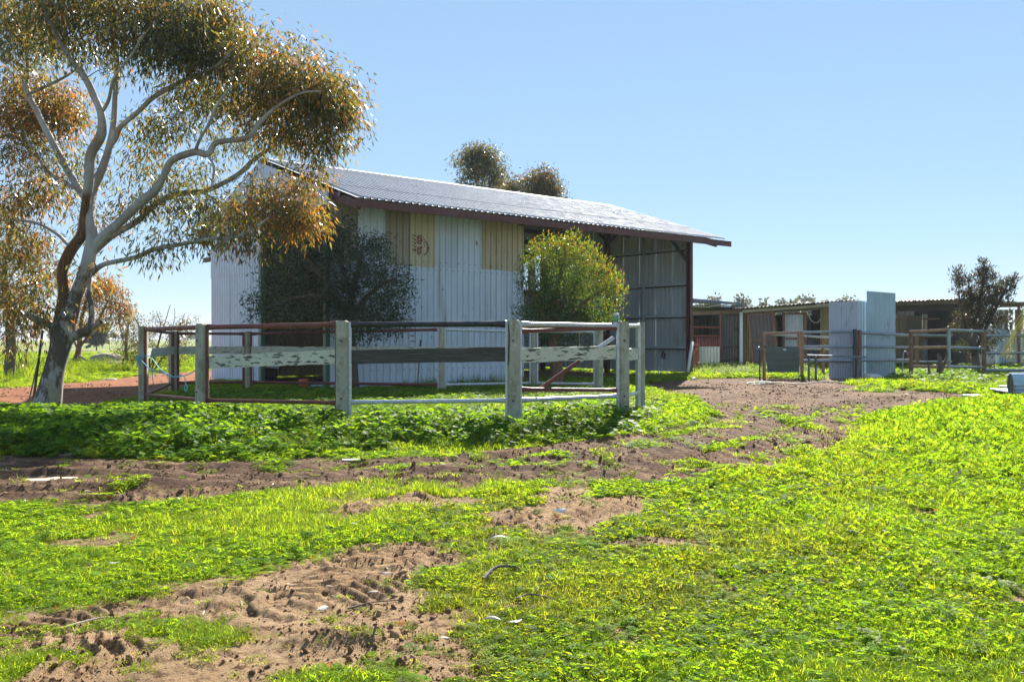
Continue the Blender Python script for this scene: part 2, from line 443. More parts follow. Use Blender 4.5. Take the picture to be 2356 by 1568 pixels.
THIN = GP([(-80, 1425), (150, 1395), (300, 1372), (500, 1335), (680, 1300), (800, 1268), (1010, 1255), (1075, 1285), (1010, 1340), (1110, 1400), (1080, 1480), (1120, 1568), (1100, 1700), (-80, 1700)])
THIN2 = GP([(860, 1125), (1100, 1085), (1500, 1085), (1570, 1120), (1500, 1200), (1300, 1238), (1120, 1266), (1040, 1256), (1060, 1180), (760, 1195), (740, 1175)])
SHADE_EARTH = GP([(1880, 862), (2075, 862), (2075, 880), (1880, 880)])
TURF_ISLANDS = [(1000, 1050, 230, 9), (1250, 1052, 130, 8), (870, 1052, 110, 8), (1590, 965, 60, 8), (1620, 985, 60, 6), (1820, 966, 32, 9), (1655, 1035, 60, 8),
                (1720, 1015, 50, 6), (1850, 1048, 60, 9), (1480, 1030, 50, 7), (1560, 1000, 50, 7), (930, 1078, 110, 9), (1180, 1075, 60, 7), (640, 1072, 40, 5),
                (300, 1115, 25, 6), (230, 1079, 25, 6), (1760, 960, 22, 5), (2000, 898, 60, 4), (1600, 1075, 80, 8), (1390, 1050, 40, 6), (1860, 985, 40, 5)]
ISL = []
for u, v, ru, rv in TURF_ISLANDS:
    x, y = G(u, v); y2 = G(u, v - rv)[1]
    ISL.append((x, y, ru / FPX * y, abs(y2 - y)))
MALLOW = GP([(-400, 950), (0, 936), (90, 945), (200, 955), (330, 930), (450, 940), (500, 960), (560, 990), (590, 1056), (450, 1054), (0, 1048), (-400, 1048)])
WEEDS = GP([(330, 925), (480, 905), (700, 905), (1000, 900), (1250, 900), (1400, 905), (1500, 915), (1560, 945), (1530, 982), (1400, 1010), (1200, 1030), (1000, 1038), (750, 1046), (560, 1054), (430, 1020)])
RIGHT_WEEDS = GP([(2060, 862), (2250, 846), (2420, 846), (2420, 905), (2300, 900), (2150, 888), (2030, 880)])
FAR_RIGHT_BANK = GP([(1960, 1010), (2130, 945), (2250, 930), (2420, 930), (2420, 1130), (2250, 1100), (2100, 1060)])
YARD_WEEDS = GP([(1590, 850), (1910, 850), (1910, 862), (1760, 866), (1600, 868)])
NEAR_WALL = GP([(800, 892), (1200, 880), (1480, 880), (1490, 884), (1390, 905), (1000, 908), (820, 905), (620, 905), (480, 900), (480, 888), (600, 895)])
PEN_DARK = GP([(1700, 1240), (1790, 1235), (2000, 1262), (2110, 1268), (2080, 1284), (1900, 1275), (1760, 1262)])

def turf(X, Y):
    """1 where turf covers the ground, 0 on bare soil."""
    nz = (fbm(X * 1.3, Y * 1.3, 5, 4) - 0.5) * 0.9 + (fbm(X * 5, Y * 5, 9, 3) - 0.5) * 0.55
    amp = np.clip(0.22 + 0.010 * Y, 0.2, 0.5)
    sd = poly_sd(X, Y, TRACK)
    c = sstep(-0.10, 0.12, sd + nz * amp - 0.05)
    for p in PATCHES:
        c = np.minimum(c, sstep(-0.10, 0.10, poly_sd(X, Y, p) + nz * 0.42 + 0.02))
    c = np.minimum(c, sstep(-0.2, 0.2, poly_sd(X, Y, RED_TRACK) + nz * 0.8))
    c = np.minimum(c, sstep(-0.2, 0.2, poly_sd(X, Y, SHADE_EARTH) + nz * 0.8))
    for x, y, rx, ry in ISL:
        q = np.sqrt(((X - x) / rx) ** 2 + ((Y - y) / ry) ** 2)
        c = np.maximum(c, 0.6 * sstep(0.85, 0.5, q + nz * 0.8))
    pz = fbm(X * 2.6 + 3, Y * 2.6, 25, 4)
    c = np.minimum(c, np.maximum(sstep(-0.15, 0.2, poly_sd(X, Y, THIN) + nz * 0.3), 0.95 * sstep(0.50, 0.58, pz)))
    c = np.minimum(c, np.maximum(sstep(-0.15, 0.2, poly_sd(X, Y, THIN2) + nz * 0.3), 0.95 * sstep(0.49, 0.55, pz)))
    # worn spots in the foreground turf
    sp = fbm(X * 2.1 + 40, Y * 2.1, 21, 3)
    c = c * (1 - 0.95 * sstep(0.66, 0.74, sp) * sstep(14, 7, Y))
    # the barn floor and the trodden strip by its door
    a, b = barn_ab(X, Y)
    c = np.where((a > 0.0) & (a < 13.0) & (b > 0.0) & (b < 7.3), 0.0, c)
    return np.clip(c, 0, 1)

TH = 0.881
BO = Vector((-4.245, 20.74, 0.0)); BL, BW, BOV, ZE, ZR, LW = 13.05, 7.3, 1.33, 4.26, 5.87, 5.89
BD = Vector((math.sin(TH), math.cos(TH), 0)); BG = Vector((-math.cos(TH), math.sin(TH), 0))
def barn_ab(X, Y):
    dx = X - BO.x; dy = Y - BO.y
    return dx * BD.x + dy * BD.y, dx * BG.x + dy * BG.y

RUTS = [(GP([(-600, 1078), (0, 1075), (300, 1078), (600, 1082), (1000, 1068), (1300, 1042), (1500, 1008), (1650, 970), (1790, 920), (1900, 893)]), 0.050, 0.17, 0),
        (GP([(-600, 1120), (0, 1122), (300, 1128), (600, 1108), (1000, 1095), (1300, 1090), (1500, 1068), (1700, 1012), (1900, 940), (2050, 915)]), 0.055, 0.17, 0),
        (GP([(-300, 1100), (200, 1102), (600, 1095), (900, 1085)]), 0.035, 0.12, 0)]
TREADS = [(GP([(1470, 1112), (1700, 1072), (1880, 1020), (1960, 965)]), 0.42, 0.10), (GP([(1210, 1205), (1350, 1176), (1500, 1146)]), 0.30, 0.085),
          (GP([(700, 1385), (880, 1318), (1020, 1266)]), 0.34, 0.085), (GP([(-60, 1500), (200, 1440), (480, 1392)]), 0.30, 0.085),
          (GP([(740, 1190), (960, 1148)]), 0.28, 0.085), (GP([(640, 1300), (760, 1275), (960, 1190)]), 0.25, 0.085), (GP([(-20, 1545), (150, 1520), (330, 1500)]), 0.25, 0.09),
          (GP([(1140, 1055), (1260, 1046)]), 0.30, 0.11), (GP([(1390, 1080), (1560, 1060), (1700, 1030)]), 0.4, 0.12), (GP([(280, 1150), (450, 1128)]), 0.25, 0.09),
          (GP([(1600, 960), (1720, 915), (1850, 888)]), 0.5, 0.14), (GP([(900, 1160), (1080, 1120), (1300, 1108)]), 0.28, 0.09), (GP([(1130, 1240), (1230, 1200)]), 0.22, 0.085)]
MOUNDS = [(760, 1482, 0.20, 0.08, 0.05)]

def gz(X, Y, soil=None):
    X = np.asarray(X, float); Y = np.asarray(Y, float)
    c = turf(X, Y) if soil is None else 1 - soil
    s = 1 - c
    near = sstep(60, 20, Y)
    z = 0.07 * (fbm(X * 0.35, Y * 0.35, 31, 3) - 0.5) * near
    z = z + 0.035 * (fbm(X * 1.6, Y * 1.6, 33, 3) - 0.5) * near * (0.4 + 0.6 * c)
    for pts, dep, w in [(r[0], r[1], r[2]) for r in RUTS]:
        d, al, sg = line_sd(X, Y, pts)
        wob = 0.10 * (vnoise(al * 0.8, al * 0, 41) - 0.5)
        d = np.abs(d + wob)
        z = z - dep * np.exp(-(d / w) ** 2) * (0.4 + 0.6 * s) + 0.8 * dep * np.exp(-((d - 2.0 * w) / (0.55 * w)) ** 2) * (0.35 + 0.9 * fbm(X * 4, Y * 4, 43, 2)) * s
    nearT = sstep(26, 9, Y)
    for pts, w, sp in TREADS:
        d, al, sg = line_sd(X, Y, pts)
        side = d * sg
        inn = sstep(w, w * 0.75, d + 0.12 * (fbm(X * 3, Y * 3, 55, 2) - 0.5))
        ph = al / sp + np.abs(side) * 0.45 / sp + 0.35 * vnoise(X * 2.2, Y * 2.2, 51)
        saw = ph - np.floor(ph)
        ridge = sstep(0.0, 0.16, saw) * sstep(0.55, 0.42, saw)
        brk = 0.35 + 0.65 * sstep(0.36, 0.5, fbm(X * 3.5, Y * 3.5, 53, 3))
        z = z + inn * s * (ridge * 0.026 * brk - 0.012)
        z = z + s * 0.010 * np.exp(-((d - w * 1.15) / 0.05) ** 2) * brk
    for u, v, rx, ry, h in MOUNDS:
        x, y = G(u, v)
        q = ((X - x) / rx) ** 2 + ((Y - y) / ry) ** 2
        z = z + h * np.exp(-q) * (0.55 + 0.9 * fbm(X * 14, Y * 14, 57, 3))
    lump = fbm(X * 7, Y * 7, 61, 4)
    z = z + s * nearT * (0.020 * np.clip(lump - 0.54, 0, 1) + 0.016 * (fbm(X * 26, Y * 26, 63, 3) - 0.5))
    # the weed bank sits on slightly raised soil; the paddock falls gently away behind the left of the barn
    z = z + 0.05 * sstep(0.3, -0.8, poly_sd(X, Y, WEEDS)) + 0.05 * sstep(0.3, -0.8, poly_sd(X, Y, MALLOW))
    return z

def gzp(x, y):
    return float(gz(np.array([x]), np.array([y]))[0])

# ------------------------------------------------------------------ ground sheet
def build_ground():
    dep = np.concatenate([[-14, -6, -2, 0.3, 1.2, 1.9], np.exp(np.linspace(math.log(2.35), math.log(46), 640)), np.exp(np.linspace(math.log(47.5), math.log(6000), 60))])
    tc = np.concatenate([[-9, -5, -3, -2, -1.4, -1.0, -0.8, -0.7], np.linspace(-0.64, 0.64, 560), [0.7, 0.8, 1.0, 1.4, 2, 3, 5, 9]])
    s = np.maximum(dep, 2.0)
    X = s[:, None] * tc[None, :]; Y = np.repeat(dep[:, None], len(tc), 1)
    Xf = X.ravel(); Yf = Y.ravel()
    c = turf(Xf, Yf); Z = gz(Xf, Yf, 1 - c)
    nr, nc = X.shape
    i = np.arange(nr - 1)[:, None] * nc + np.arange(nc - 1)[None, :]
    q = np.stack([i, i + 1, i + nc + 1, i + nc], -1).reshape(-1, 4)
    red = np.maximum(sstep(1.0, -1.0, poly_sd(Xf, Yf, RED_TRACK)), 0)
    a, b = barn_ab(Xf, Yf)
    dark = np.maximum(0.85, sstep(0.38, 0.54, fbm(Xf * 0.9 + 5, Yf * 0.9, 71, 4))) * sstep(0.5, -0.2, poly_sd(Xf, Yf, TRACK))
    me = mesh_np('ground', np.stack([Xf, Yf, Z], 1), quads=q, cols=np.stack([c, red, dark], 1), smooth=False)
    m, n, l, p = node_mat('soil')
    at = n.new('ShaderNodeAttribute'); at.attribute_name = 'Col'
    sp = n.new('ShaderNodeSeparateColor'); l.new(at.outputs['Color'], sp.inputs[0])
    sand = ramp(n, l, noise_node(n, l, 3.0, (1, 1, 1), 8, 0.65), 0.3, 0.72, (0.37, 0.235, 0.118), (0.53, 0.365, 0.212))
    clod = ramp(n, l, noise_node(n, l, 14.0, (1, 1, 1), 6, 0.7, 4.0), 0.50, 0.62)
    sand = mixc(n, l, clod, sand, (0.115, 0.060, 0.034))
    damp = ramp(n, l, noise_node(n, l, 1.1, (1, 1, 1), 6, 0.7, 9.0), 0.48, 0.66)
    dm = n.new('ShaderNodeMath'); dm.operation = 'MULTIPLY'; l.new(damp, dm.inputs[0]); dm.inputs[1].default_value = 0.55
    sand = mixc(n, l, dm.outputs[0], sand, (0.135, 0.074, 0.045))
    dk = n.new('ShaderNodeMath'); dk.operation = 'MULTIPLY'; l.new(sp.outputs[2], dk.inputs[0]); dk.inputs[1].default_value = 0.45
    sand = mixc(n, l, dk.outputs[0], sand, (0.125, 0.070, 0.042))
    stk = ramp(n, l, noise_node(n, l, 6.0, (0.45, 1.7, 1), 9, 0.75, 12.0), 0.43, 0.51)
    sm = n.new('ShaderNodeMath'); sm.operation = 'MULTIPLY'; l.new(stk, sm.inputs[0]); l.new(sp.outputs[2], sm.inputs[1])
    sand = mixc(n, l, sm.outputs[0], sand, (0.085, 0.046, 0.030))
    grit = ramp(n, l, noise_node(n, l, 130.0, (1, 1, 1), 3, 0.7, 15.0), 0.46, 0.60)
    gm = n.new('ShaderNodeMath'); gm.operation = 'MULTIPLY'; l.new(grit, gm.inputs[0]); gm.inputs[1].default_value = 0.45
    sand = mixc(n, l, gm.outputs[0], sand, (0.15, 0.085, 0.052))
    redc = ramp(n, l, noise_node(n, l, 2.0, (1, 1, 1), 7, 0.7, 2.0), 0.35, 0.7, (0.20, 0.075, 0.035), (0.36, 0.155, 0.075))
    sand = mixc(n, l, sp.outputs[1], sand, redc)
    gr = ramp(n, l, noise_node(n, l, 5.0, (1, 1, 1), 7, 0.7, 6.0), 0.3, 0.7, (0.055, 0.085, 0.014), (0.12, 0.16, 0.030))
    # far paddocks: broad strips of crop, stubble and pasture
    far = ramp(n, l, noise_node(n, l, 0.012, (0.25, 3.0, 1), 3, 0.5, 1.0), 0.42, 0.58, (0.13, 0.20, 0.035), (0.26, 0.24, 0.10))
    g = n.new('ShaderNodeNewGeometry'); sx = n.new('ShaderNodeSeparateXYZ'); l.new(g.outputs['Position'], sx.inputs[0])
    mr = n.new('ShaderNodeMapRange'); mr.inputs[1].default_value = 45; mr.inputs[2].default_value = 90; l.new(sx.outputs[1], mr.inputs[0])
    gr = mixc(n, l, mr.outputs[0], gr, far)
    col = mixc(n, l, sp.outputs[0], sand, gr)
    l.new(col, p.inputs['Base Color']); p.inputs['Roughness'].default_value = 0.95; p.inputs['Specular IOR Level'].default_value = 0.15
    bp = n.new('ShaderNodeBump'); bp.inputs['Strength'].default_value = 1.0; bp.inputs['Distance'].default_value = 0.03
    l.new(noise_node(n, l, 42, (1, 1, 1), 8, 0.75, 5.0), bp.inputs['Height']); l.new(bp.outputs[0], p.inputs['Normal'])
    me.materials.append(m)
    return tag(link('ground', me), 'flat farm ground of tan soil ruts, worn turf and far green paddocks', 'ground', kind='structure')
GROUND = build_ground()

# ------------------------------------------------------------------ plants for the turf and the weed beds
def leaflet(base, d, L, w, nrm, fold=0.25):
    """A folded diamond: four points, two triangles' worth."""
    d = d / (np.linalg.norm(d) + 1e-9); s = np.cross(d, nrm); s /= np.linalg.norm(s) + 1e-9
    up = np.cross(s, d)
    m = base + d * L * 0.5 - up * L * 0.04
    return [base, m + s * w / 2 + up * w * fold, base + d * L, m - s * w / 2 + up * w * fold]

class Clump:
    def __init__(s): s.v = []; s.q = []; s.t = []; s.c = []
    def quad(s, pts, col):
        b = len(s.v); s.v += list(pts); s.q.append((b, b + 1, b + 2, b + 3)); s.c += [col] * 4
    def blade(s, p, d, L, w, col, droop):
        d = np.array(d, float); d /= np.linalg.norm(d)
        sd = np.cross(d, (0, 0, 1.0)); sd = sd / (np.linalg.norm(sd) + 1e-6) if np.linalg.norm(sd) > 1e-3 else np.array((1.0, 0, 0))
        b = len(s.v); q = np.array(p, float); dd = d.copy()
        for k, ww in enumerate((1.0, 0.8, 0.45)):
            s.v += [q - sd * w * ww / 2, q + sd * w * ww / 2]
            q = q + dd * L / 3; dd = dd + np.array((d[0], d[1], -droop)) * 0.5; dd /= np.linalg.norm(dd)
        s.v.append(q); s.c += [col] * 7
        s.q += [(b, b + 1, b + 3, b + 2), (b + 2, b + 3, b + 5, b + 4)]; s.t.append((b + 4, b + 5, b + 6))
    def stalk(s, p0, p1, w, col):
        p0 = np.array(p0, float); p1 = np.array(p1, float); sd = np.array((w, 0, 0)); sd2 = np.array((0, w, 0))
        s.quad([p0 - sd, p0 + sd, p1 + sd * 0.6, p1 - sd * 0.6], col); s.quad([p0 - sd2, p0 + sd2, p1 + sd2 * 0.6, p1 - sd2 * 0.6], col)
    def fan(s, c, n, r, k, col, rng):
        """A round, lobed, pleated leaf (mallow)."""
        n = np.array(n, float); n /= np.linalg.norm(n); a = np.cross(n, (0.3, 0.9, 0.1)); a /= np.linalg.norm(a); e = np.cross(n, a)
        b = len(s.v); s.v.append(np.array(c) - n * r * 0.22); s.c.append(tuple(x * 0.85 for x in col))
        ph = rng.random() * 6.28
        for i in range(k):
            th = ph + (i / (k - 1)) * 5.7
            rr = r * (1.0 if i % 2 else 0.86)
            s.v.append(np.array(c) + (a * math.cos(th) + e * math.sin(th)) * rr + n * r * (0.10 if i % 2 else -0.06)); s.c.append(col)
        for i in range(k - 1): s.t.append((b, b + 1 + i, b + 2 + i))
    def mesh(s, name, m):
        me = mesh_np(name, np.array(s.v), quads=np.array(s.q) if s.q else None, tris=np.array(s.t) if s.t else None, cols=np.array(s.c))
        me.materials.append(m); return me

def jit(c, rng, k=0.25):
    f = 1 + (rng.random() - 0.5) * 2 * k
    return (c[0] * f * (1 + (rng.random() - 0.5) * 0.3), c[1] * f, c[2] * f)

LG, DG, YG, OR_ = (0.215, 0.325, 0.028), (0.140, 0.250, 0.026), (0.27, 0.33, 0.030), (0.34, 0.12, 0.02)
def make_grass(rng, n=34, r=0.055, h=0.055):
    k = Clump()
    for i in range(n):
        th = rng.random() * 6.28; rr = r * math.sqrt(rng.random())
        p = (rr * math.cos(th), rr * math.sin(th), -0.006)
        a = rng.random() * 6.28; sp = 0.2 + rng.random() * 0.6
        col = jit(LG if rng.random() < 0.75 else YG, rng)
        if rng.random() < 0.05: col = (0.33, 0.27, 0.13)
        k.blade(p, (math.cos(a) * sp, math.sin(a) * sp, 1), h * (0.5 + rng.random()), 0.0042, col, 0.5 + rng.random() * 0.5)
    return k
def make_clover(rng, n=24, r=0.07, h=0.04):
    k = Clump()
    for i in range(n):
        th = rng.random() * 6.28; rr = r * math.sqrt(rng.random())
        z = h * (0.25 + 0.75 * rng.random()) * (1.1 - 0.5 * rr / r)
        c = np.array((rr * math.cos(th), rr * math.sin(th), z))
        nrm = np.array(((rng.random() - 0.5) * 2.4, (rng.random() - 0.5) * 2.4, 0.8))
        col = jit(LG if rng.random() < 0.7 else DG, rng)
        if rng.random() < 0.012: col = jit(OR_, rng)
        a0 = rng.random() * 6.28; L = 0.007 + 0.006 * rng.random()
        k.stalk((c[0] * 0.5, c[1] * 0.5, -0.004), c, 0.0008, DG)
        for j in range(3):
            a = a0 + j * 2.09
            d = np.array((math.cos(a), math.sin(a), 0.15)); d = d - nrm * np.dot(d, nrm) / np.dot(nrm, nrm) * 0.8
            k.quad(leaflet(c, d, L, L * 0.85, nrm), col)
    return k
def make_pinnate(rng, n=10, L0=0.10, pairs=5, h=0.6):
    k = Clump()
    for i in range(n):
        th = i / n * 6.28 + rng.random(); L = L0 * (0.6 + 0.6 * rng.random())
        el = h * (0.5 + rng.random()); col = jit(LG if rng.random() < 0.65 else DG, rng)
        if rng.random() < 0.015: col = jit(OR_, rng)
        p = np.array((0.01 * math.cos(th), 0.01 * math.sin(th), 0.0)); d = np.array((math.cos(th), math.sin(th), el)); d /= np.linalg.norm(d)
        side = np.array((-math.sin(th), math.cos(th), 0.0)); q = p.copy()
        for j in range(pairs):
            dd = d + np.array((0, 0, -0.22 * j)); dd /= np.linalg.norm(dd)
            q2 = q + dd * L / pairs
            k.quad([q - side * 0.0008, q + side * 0.0008, q2 + side * 0.0008, q2 - side * 0.0008], col)
            w = L * 0.26 * math.sin(0.5 + 2.2 * j / pairs) + 0.004
            for sg in (-1, 1):
                dl = side * sg + dd * 0.6
                k.quad(leaflet(q2, dl, w * (0.9 + 0.3 * rng.random()), w * 0.55, np.cross(dd, side * 1.0) + np.array((0, 0, 0.3))), jit(col, rng, 0.12))
            q = q2
        k.quad(leaflet(q, d + np.array((0, 0, -0.8)), L * 0.25, L * 0.16, np.array((0.1, 0.1, 1.0))), col)
    return k
def make_mallow(rng, n=13, h=0.30, r=0.16):
    k = Clump()
    for i in range(n):
        th = rng.random() * 6.28; rr = r * math.sqrt(rng.random()); z = h * (0.30 + 0.70 * rng.random())
        c = np.array((rr * math.cos(th), rr * math.sin(th), z))
        nrm = (0.55 * math.cos(th) + (rng.random() - 0.5) * 0.8, 0.55 * math.sin(th) + (rng.random() - 0.5) * 0.8, 1.0)
        col = jit((0.125, 0.245, 0.022) if rng.random() < 0.7 else (0.07, 0.17, 0.02), rng)
        k.stalk((c[0] * 0.25, c[1] * 0.25, -0.02), c, 0.0022, (0.09, 0.13, 0.03))
        k.fan(c, nrm, 0.026 + 0.026 * rng.random(), 13, col, rng)
    return k
def make_weed(rng, stems=7, h=0.26, r=0.11):
    k = Clump()
    for i in range(stems):
        th = rng.random() * 6.28; rr = r * rng.random(); hh = h * (0.45 + 0.6 * rng.random())
        top = np.array((rr * 1.4 * math.cos(th), rr * 1.4 * math.sin(th), hh)); bot = np.array((rr * 0.3 * math.cos(th), rr * 0.3 * math.sin(th), -0.02))
        k.stalk(bot, top, 0.0016, (0.10, 0.15, 0.03))
        m = 13
        for j in range(m):
            t = 0.18 + 0.82 * j / (m - 1); p = bot + (top - bot) * t; a = j * 2.4 + rng.random()
            d = np.array((math.cos(a), math.sin(a), 0.5 - 0.5 * rng.random())); L = 0.036 * (1.25 - 0.6 * t) * (0.7 + 0.6 * rng.random())
            col = jit(LG if rng.random() < 0.62 else DG, rng)
            k.quad(leaflet(p, d, L, L * 0.55, np.array((rng.random() - 0.5, rng.random() - 0.5, 1.0)) , 0.18), col)
            k.quad(leaflet(p + d * L * 0.4, d + np.array((-d[1], d[0], 0)) * 0.9, L * 0.6, L * 0.35, np.array((0.1, 0, 1.0))), jit(col, rng, 0.1))
            k.quad(leaflet(p + d * L * 0.4, d - np.array((-d[1], d[0], 0)) * 0.9, L * 0.6, L * 0.35, np.array((0, 0.1, 1.0))), jit(col, rng, 0.1))
    return k
def make_tall_grass(rng, n=16, h=0.24, r=0.05):
    k = Clump()
    for i in range(n):
        th = rng.random() * 6.28; rr = r * rng.random(); a = rng.random() * 6.28; sp = 0.15 + rng.random() * 0.35
        k.blade((rr * math.cos(th), rr * math.sin(th), -0.01), (math.cos(a) * sp, math.sin(a) * sp, 1), h * (0.5 + 0.7 * rng.random()), 0.0065, jit(LG if rng.random() < 0.6 else YG, rng), 0.35 + 0.3 * rng.random())
    return k

def source_coll(name, makers, mat):
    """Plant shapes that the scattered ground cover repeats."""
    c = bpy.data.collections.new(name)
    for i, k in enumerate(makers):
        o = bpy.data.objects.new('%s_%02d' % (name, i), k.mesh('%s_%02d' % (name, i), mat) if isinstance(k, Clump) else k)
        c.objects.link(o)
    return c

def scatter(name, pts, idx, rot, scl, coll, label, cat):
    me = bpy.data.meshes.new(name); me.vertices.add(len(pts)); me.vertices.foreach_set('co', np.asarray(pts, np.float32).ravel())
    a = me.attributes.new('idx', 'INT', 'POINT'); a.data.foreach_set('value', np.asarray(idx, np.int32))
    a = me.attributes.new('rot', 'FLOAT_VECTOR', 'POINT'); a.data.foreach_set('vector', np.asarray(rot, np.float32).ravel())
    a = me.attributes.new('scl', 'FLOAT_VECTOR', 'POINT'); a.data.foreach_set('vector', np.asarray(scl, np.float32).ravel())
    o = link(name, me)
    ng = bpy.data.node_groups.new(name, 'GeometryNodeTree')
    ng.interface.new_socket('Geometry', in_out='INPUT', socket_type='NodeSocketGeometry')
    ng.interface.new_socket('Geometry', in_out='OUTPUT', socket_type='NodeSocketGeometry')
    N = ng.nodes; L = ng.links
    gi = N.new('NodeGroupInput'); go = N.new('NodeGroupOutput')
    ci = N.new('GeometryNodeCollectionInfo'); ci.inputs[0].default_value = coll; ci.inputs['Separate Children'].default_value = True; ci.inputs['Reset Children'].default_value = True
    ip = N.new('GeometryNodeInstanceOnPoints'); ip.inputs['Pick Instance'].default_value = True
    def na(nm, ty):
        x = N.new('GeometryNodeInputNamedAttribute'); x.data_type = ty; x.inputs[0].default_value = nm; return x.outputs[0]
    L.new(gi.outputs[0], ip.inputs['Points']); L.new(ci.outputs[0], ip.inputs['Instance'])
    L.new(na('idx', 'INT'), ip.inputs['Instance Index'])
    er = N.new('FunctionNodeEulerToRotation'); L.new(na('rot', 'FLOAT_VECTOR'), er.inputs[0]); L.new(er.outputs[0], ip.inputs['Rotation'])
    L.new(na('scl', 'FLOAT_VECTOR'), ip.inputs['Scale'])
    L.new(ip.outputs[0], go.inputs[0])
    md = o.modifiers.new('scatter', 'NODES'); md.node_group = ng
    return tag(o, label, cat, kind='stuff')

def sample_frustum(n, d0, d1, power, tw=0.66):
    """Random ground points, thinning with distance as D**power per unit area."""
    e = power + 2
    u = RNG.random(n)
    D = (d0 ** e + u * (d1 ** e - d0 ** e)) ** (1 / e) if abs(e) > 1e-6 else d0 * (d1 / d0) ** u
    X = (RNG.random(n) * 2 - 1) * tw * D
    return X, D

def inside(X, Y, poly, m=0.0): return poly_sd(X, Y, poly) < m

def build_turf():
    rg = np.random.default_rng(3)
    src = [make_grass(rg) for _ in range(4)] + [make_clover(rg, 30, 0.06, 0.042) for _ in range(4)] + [make_pinnate(rg, 10, 0.065, 5, 0.8) for _ in range(3)]
    ns = len(src)
    for k in list(src):                                     # the same plants in a drier, duller state
        d = Clump(); d.v, d.q, d.t = k.v, k.q, k.t
        d.c = [(c[0] * 0.98 + 0.01, c[1] * 0.80 + 0.01, c[2] + 0.012) for c in k.c]; src.append(d)
    coll = source_coll('turf_source', src, MATS['leaf_turf'])
    X, Y = sample_frustum(190000, 2.3, 75, -1.45)
    c = turf(X, Y)
    tuft = sstep(0.52, 0.60, fbm(X * 9, Y * 9, 85, 2))
    keep = RNG.random(len(X)) < np.clip(c * 1.05, 0, 1) * 0.95 + 0.10 * tuft * (Y < 16)
    a, b = barn_ab(X, Y)
    keep &= ~((a > -0.05) & (a < 13.0) & (b > -0.05) & (b < 7.3))
    X = X[keep]; Y = Y[keep]; c = c[keep]
    kind = fbm(X * 0.7 + 8, Y * 0.7, 81, 3) + (RNG.random(len(X)) - 0.5) * 0.35
    bank0 = sstep(0.6, -0.8, poly_sd(X, Y, FAR_RIGHT_BANK))
    gl = kind > 0.47 + 0.12 * sstep(-0.5, 2.0, X) + 0.3 * bank0          # broad-leaved to the right, finer grass to the left
    idx = np.where(gl, RNG.integers(0, 4, len(X)), np.where(RNG.random(len(X)) < 0.62, RNG.integers(4, 8, len(X)), RNG.integers(8, 11, len(X))))
    dull = fbm(X * 0.5 + 30, Y * 0.5, 87, 4) + (RNG.random(len(X)) - 0.5) * 0.3
    idx = idx + ns * (dull > 0.71)
    s = np.maximum(1.0, (Y / 4.2) ** 0.72) * (0.55 + 0.6 * RNG.random(len(X)))
    bank = sstep(0.6, -0.8, poly_sd(X, Y, FAR_RIGHT_BANK))
    thick = 0.6 + 1.0 * (fbm(X * 2.3, Y * 2.3, 83, 3) - 0.1)
    hz = (0.55 + 0.45 * c) * thick * (1 + 0.45 * bank) * np.minimum(1.0, 0.55 + 0.12 * Y) * np.clip(0.9 + 0.08 * X, 0.75, 1.35)
    sz = np.minimum(s, 2.4) * hz
    scl = np.stack([s, s, sz], 1)
    rot = np.stack([(RNG.random(len(X)) - 0.5) * 0.5, (RNG.random(len(X)) - 0.5) * 0.5, RNG.random(len(X)) * 6.28], 1)
    P = np.stack([X, Y, gz(X, Y)], 1)
    scatter('turf_grass', P, idx, rot, scl, coll, 'short bright green grass and clover covering the ground between the ruts', 'grass')

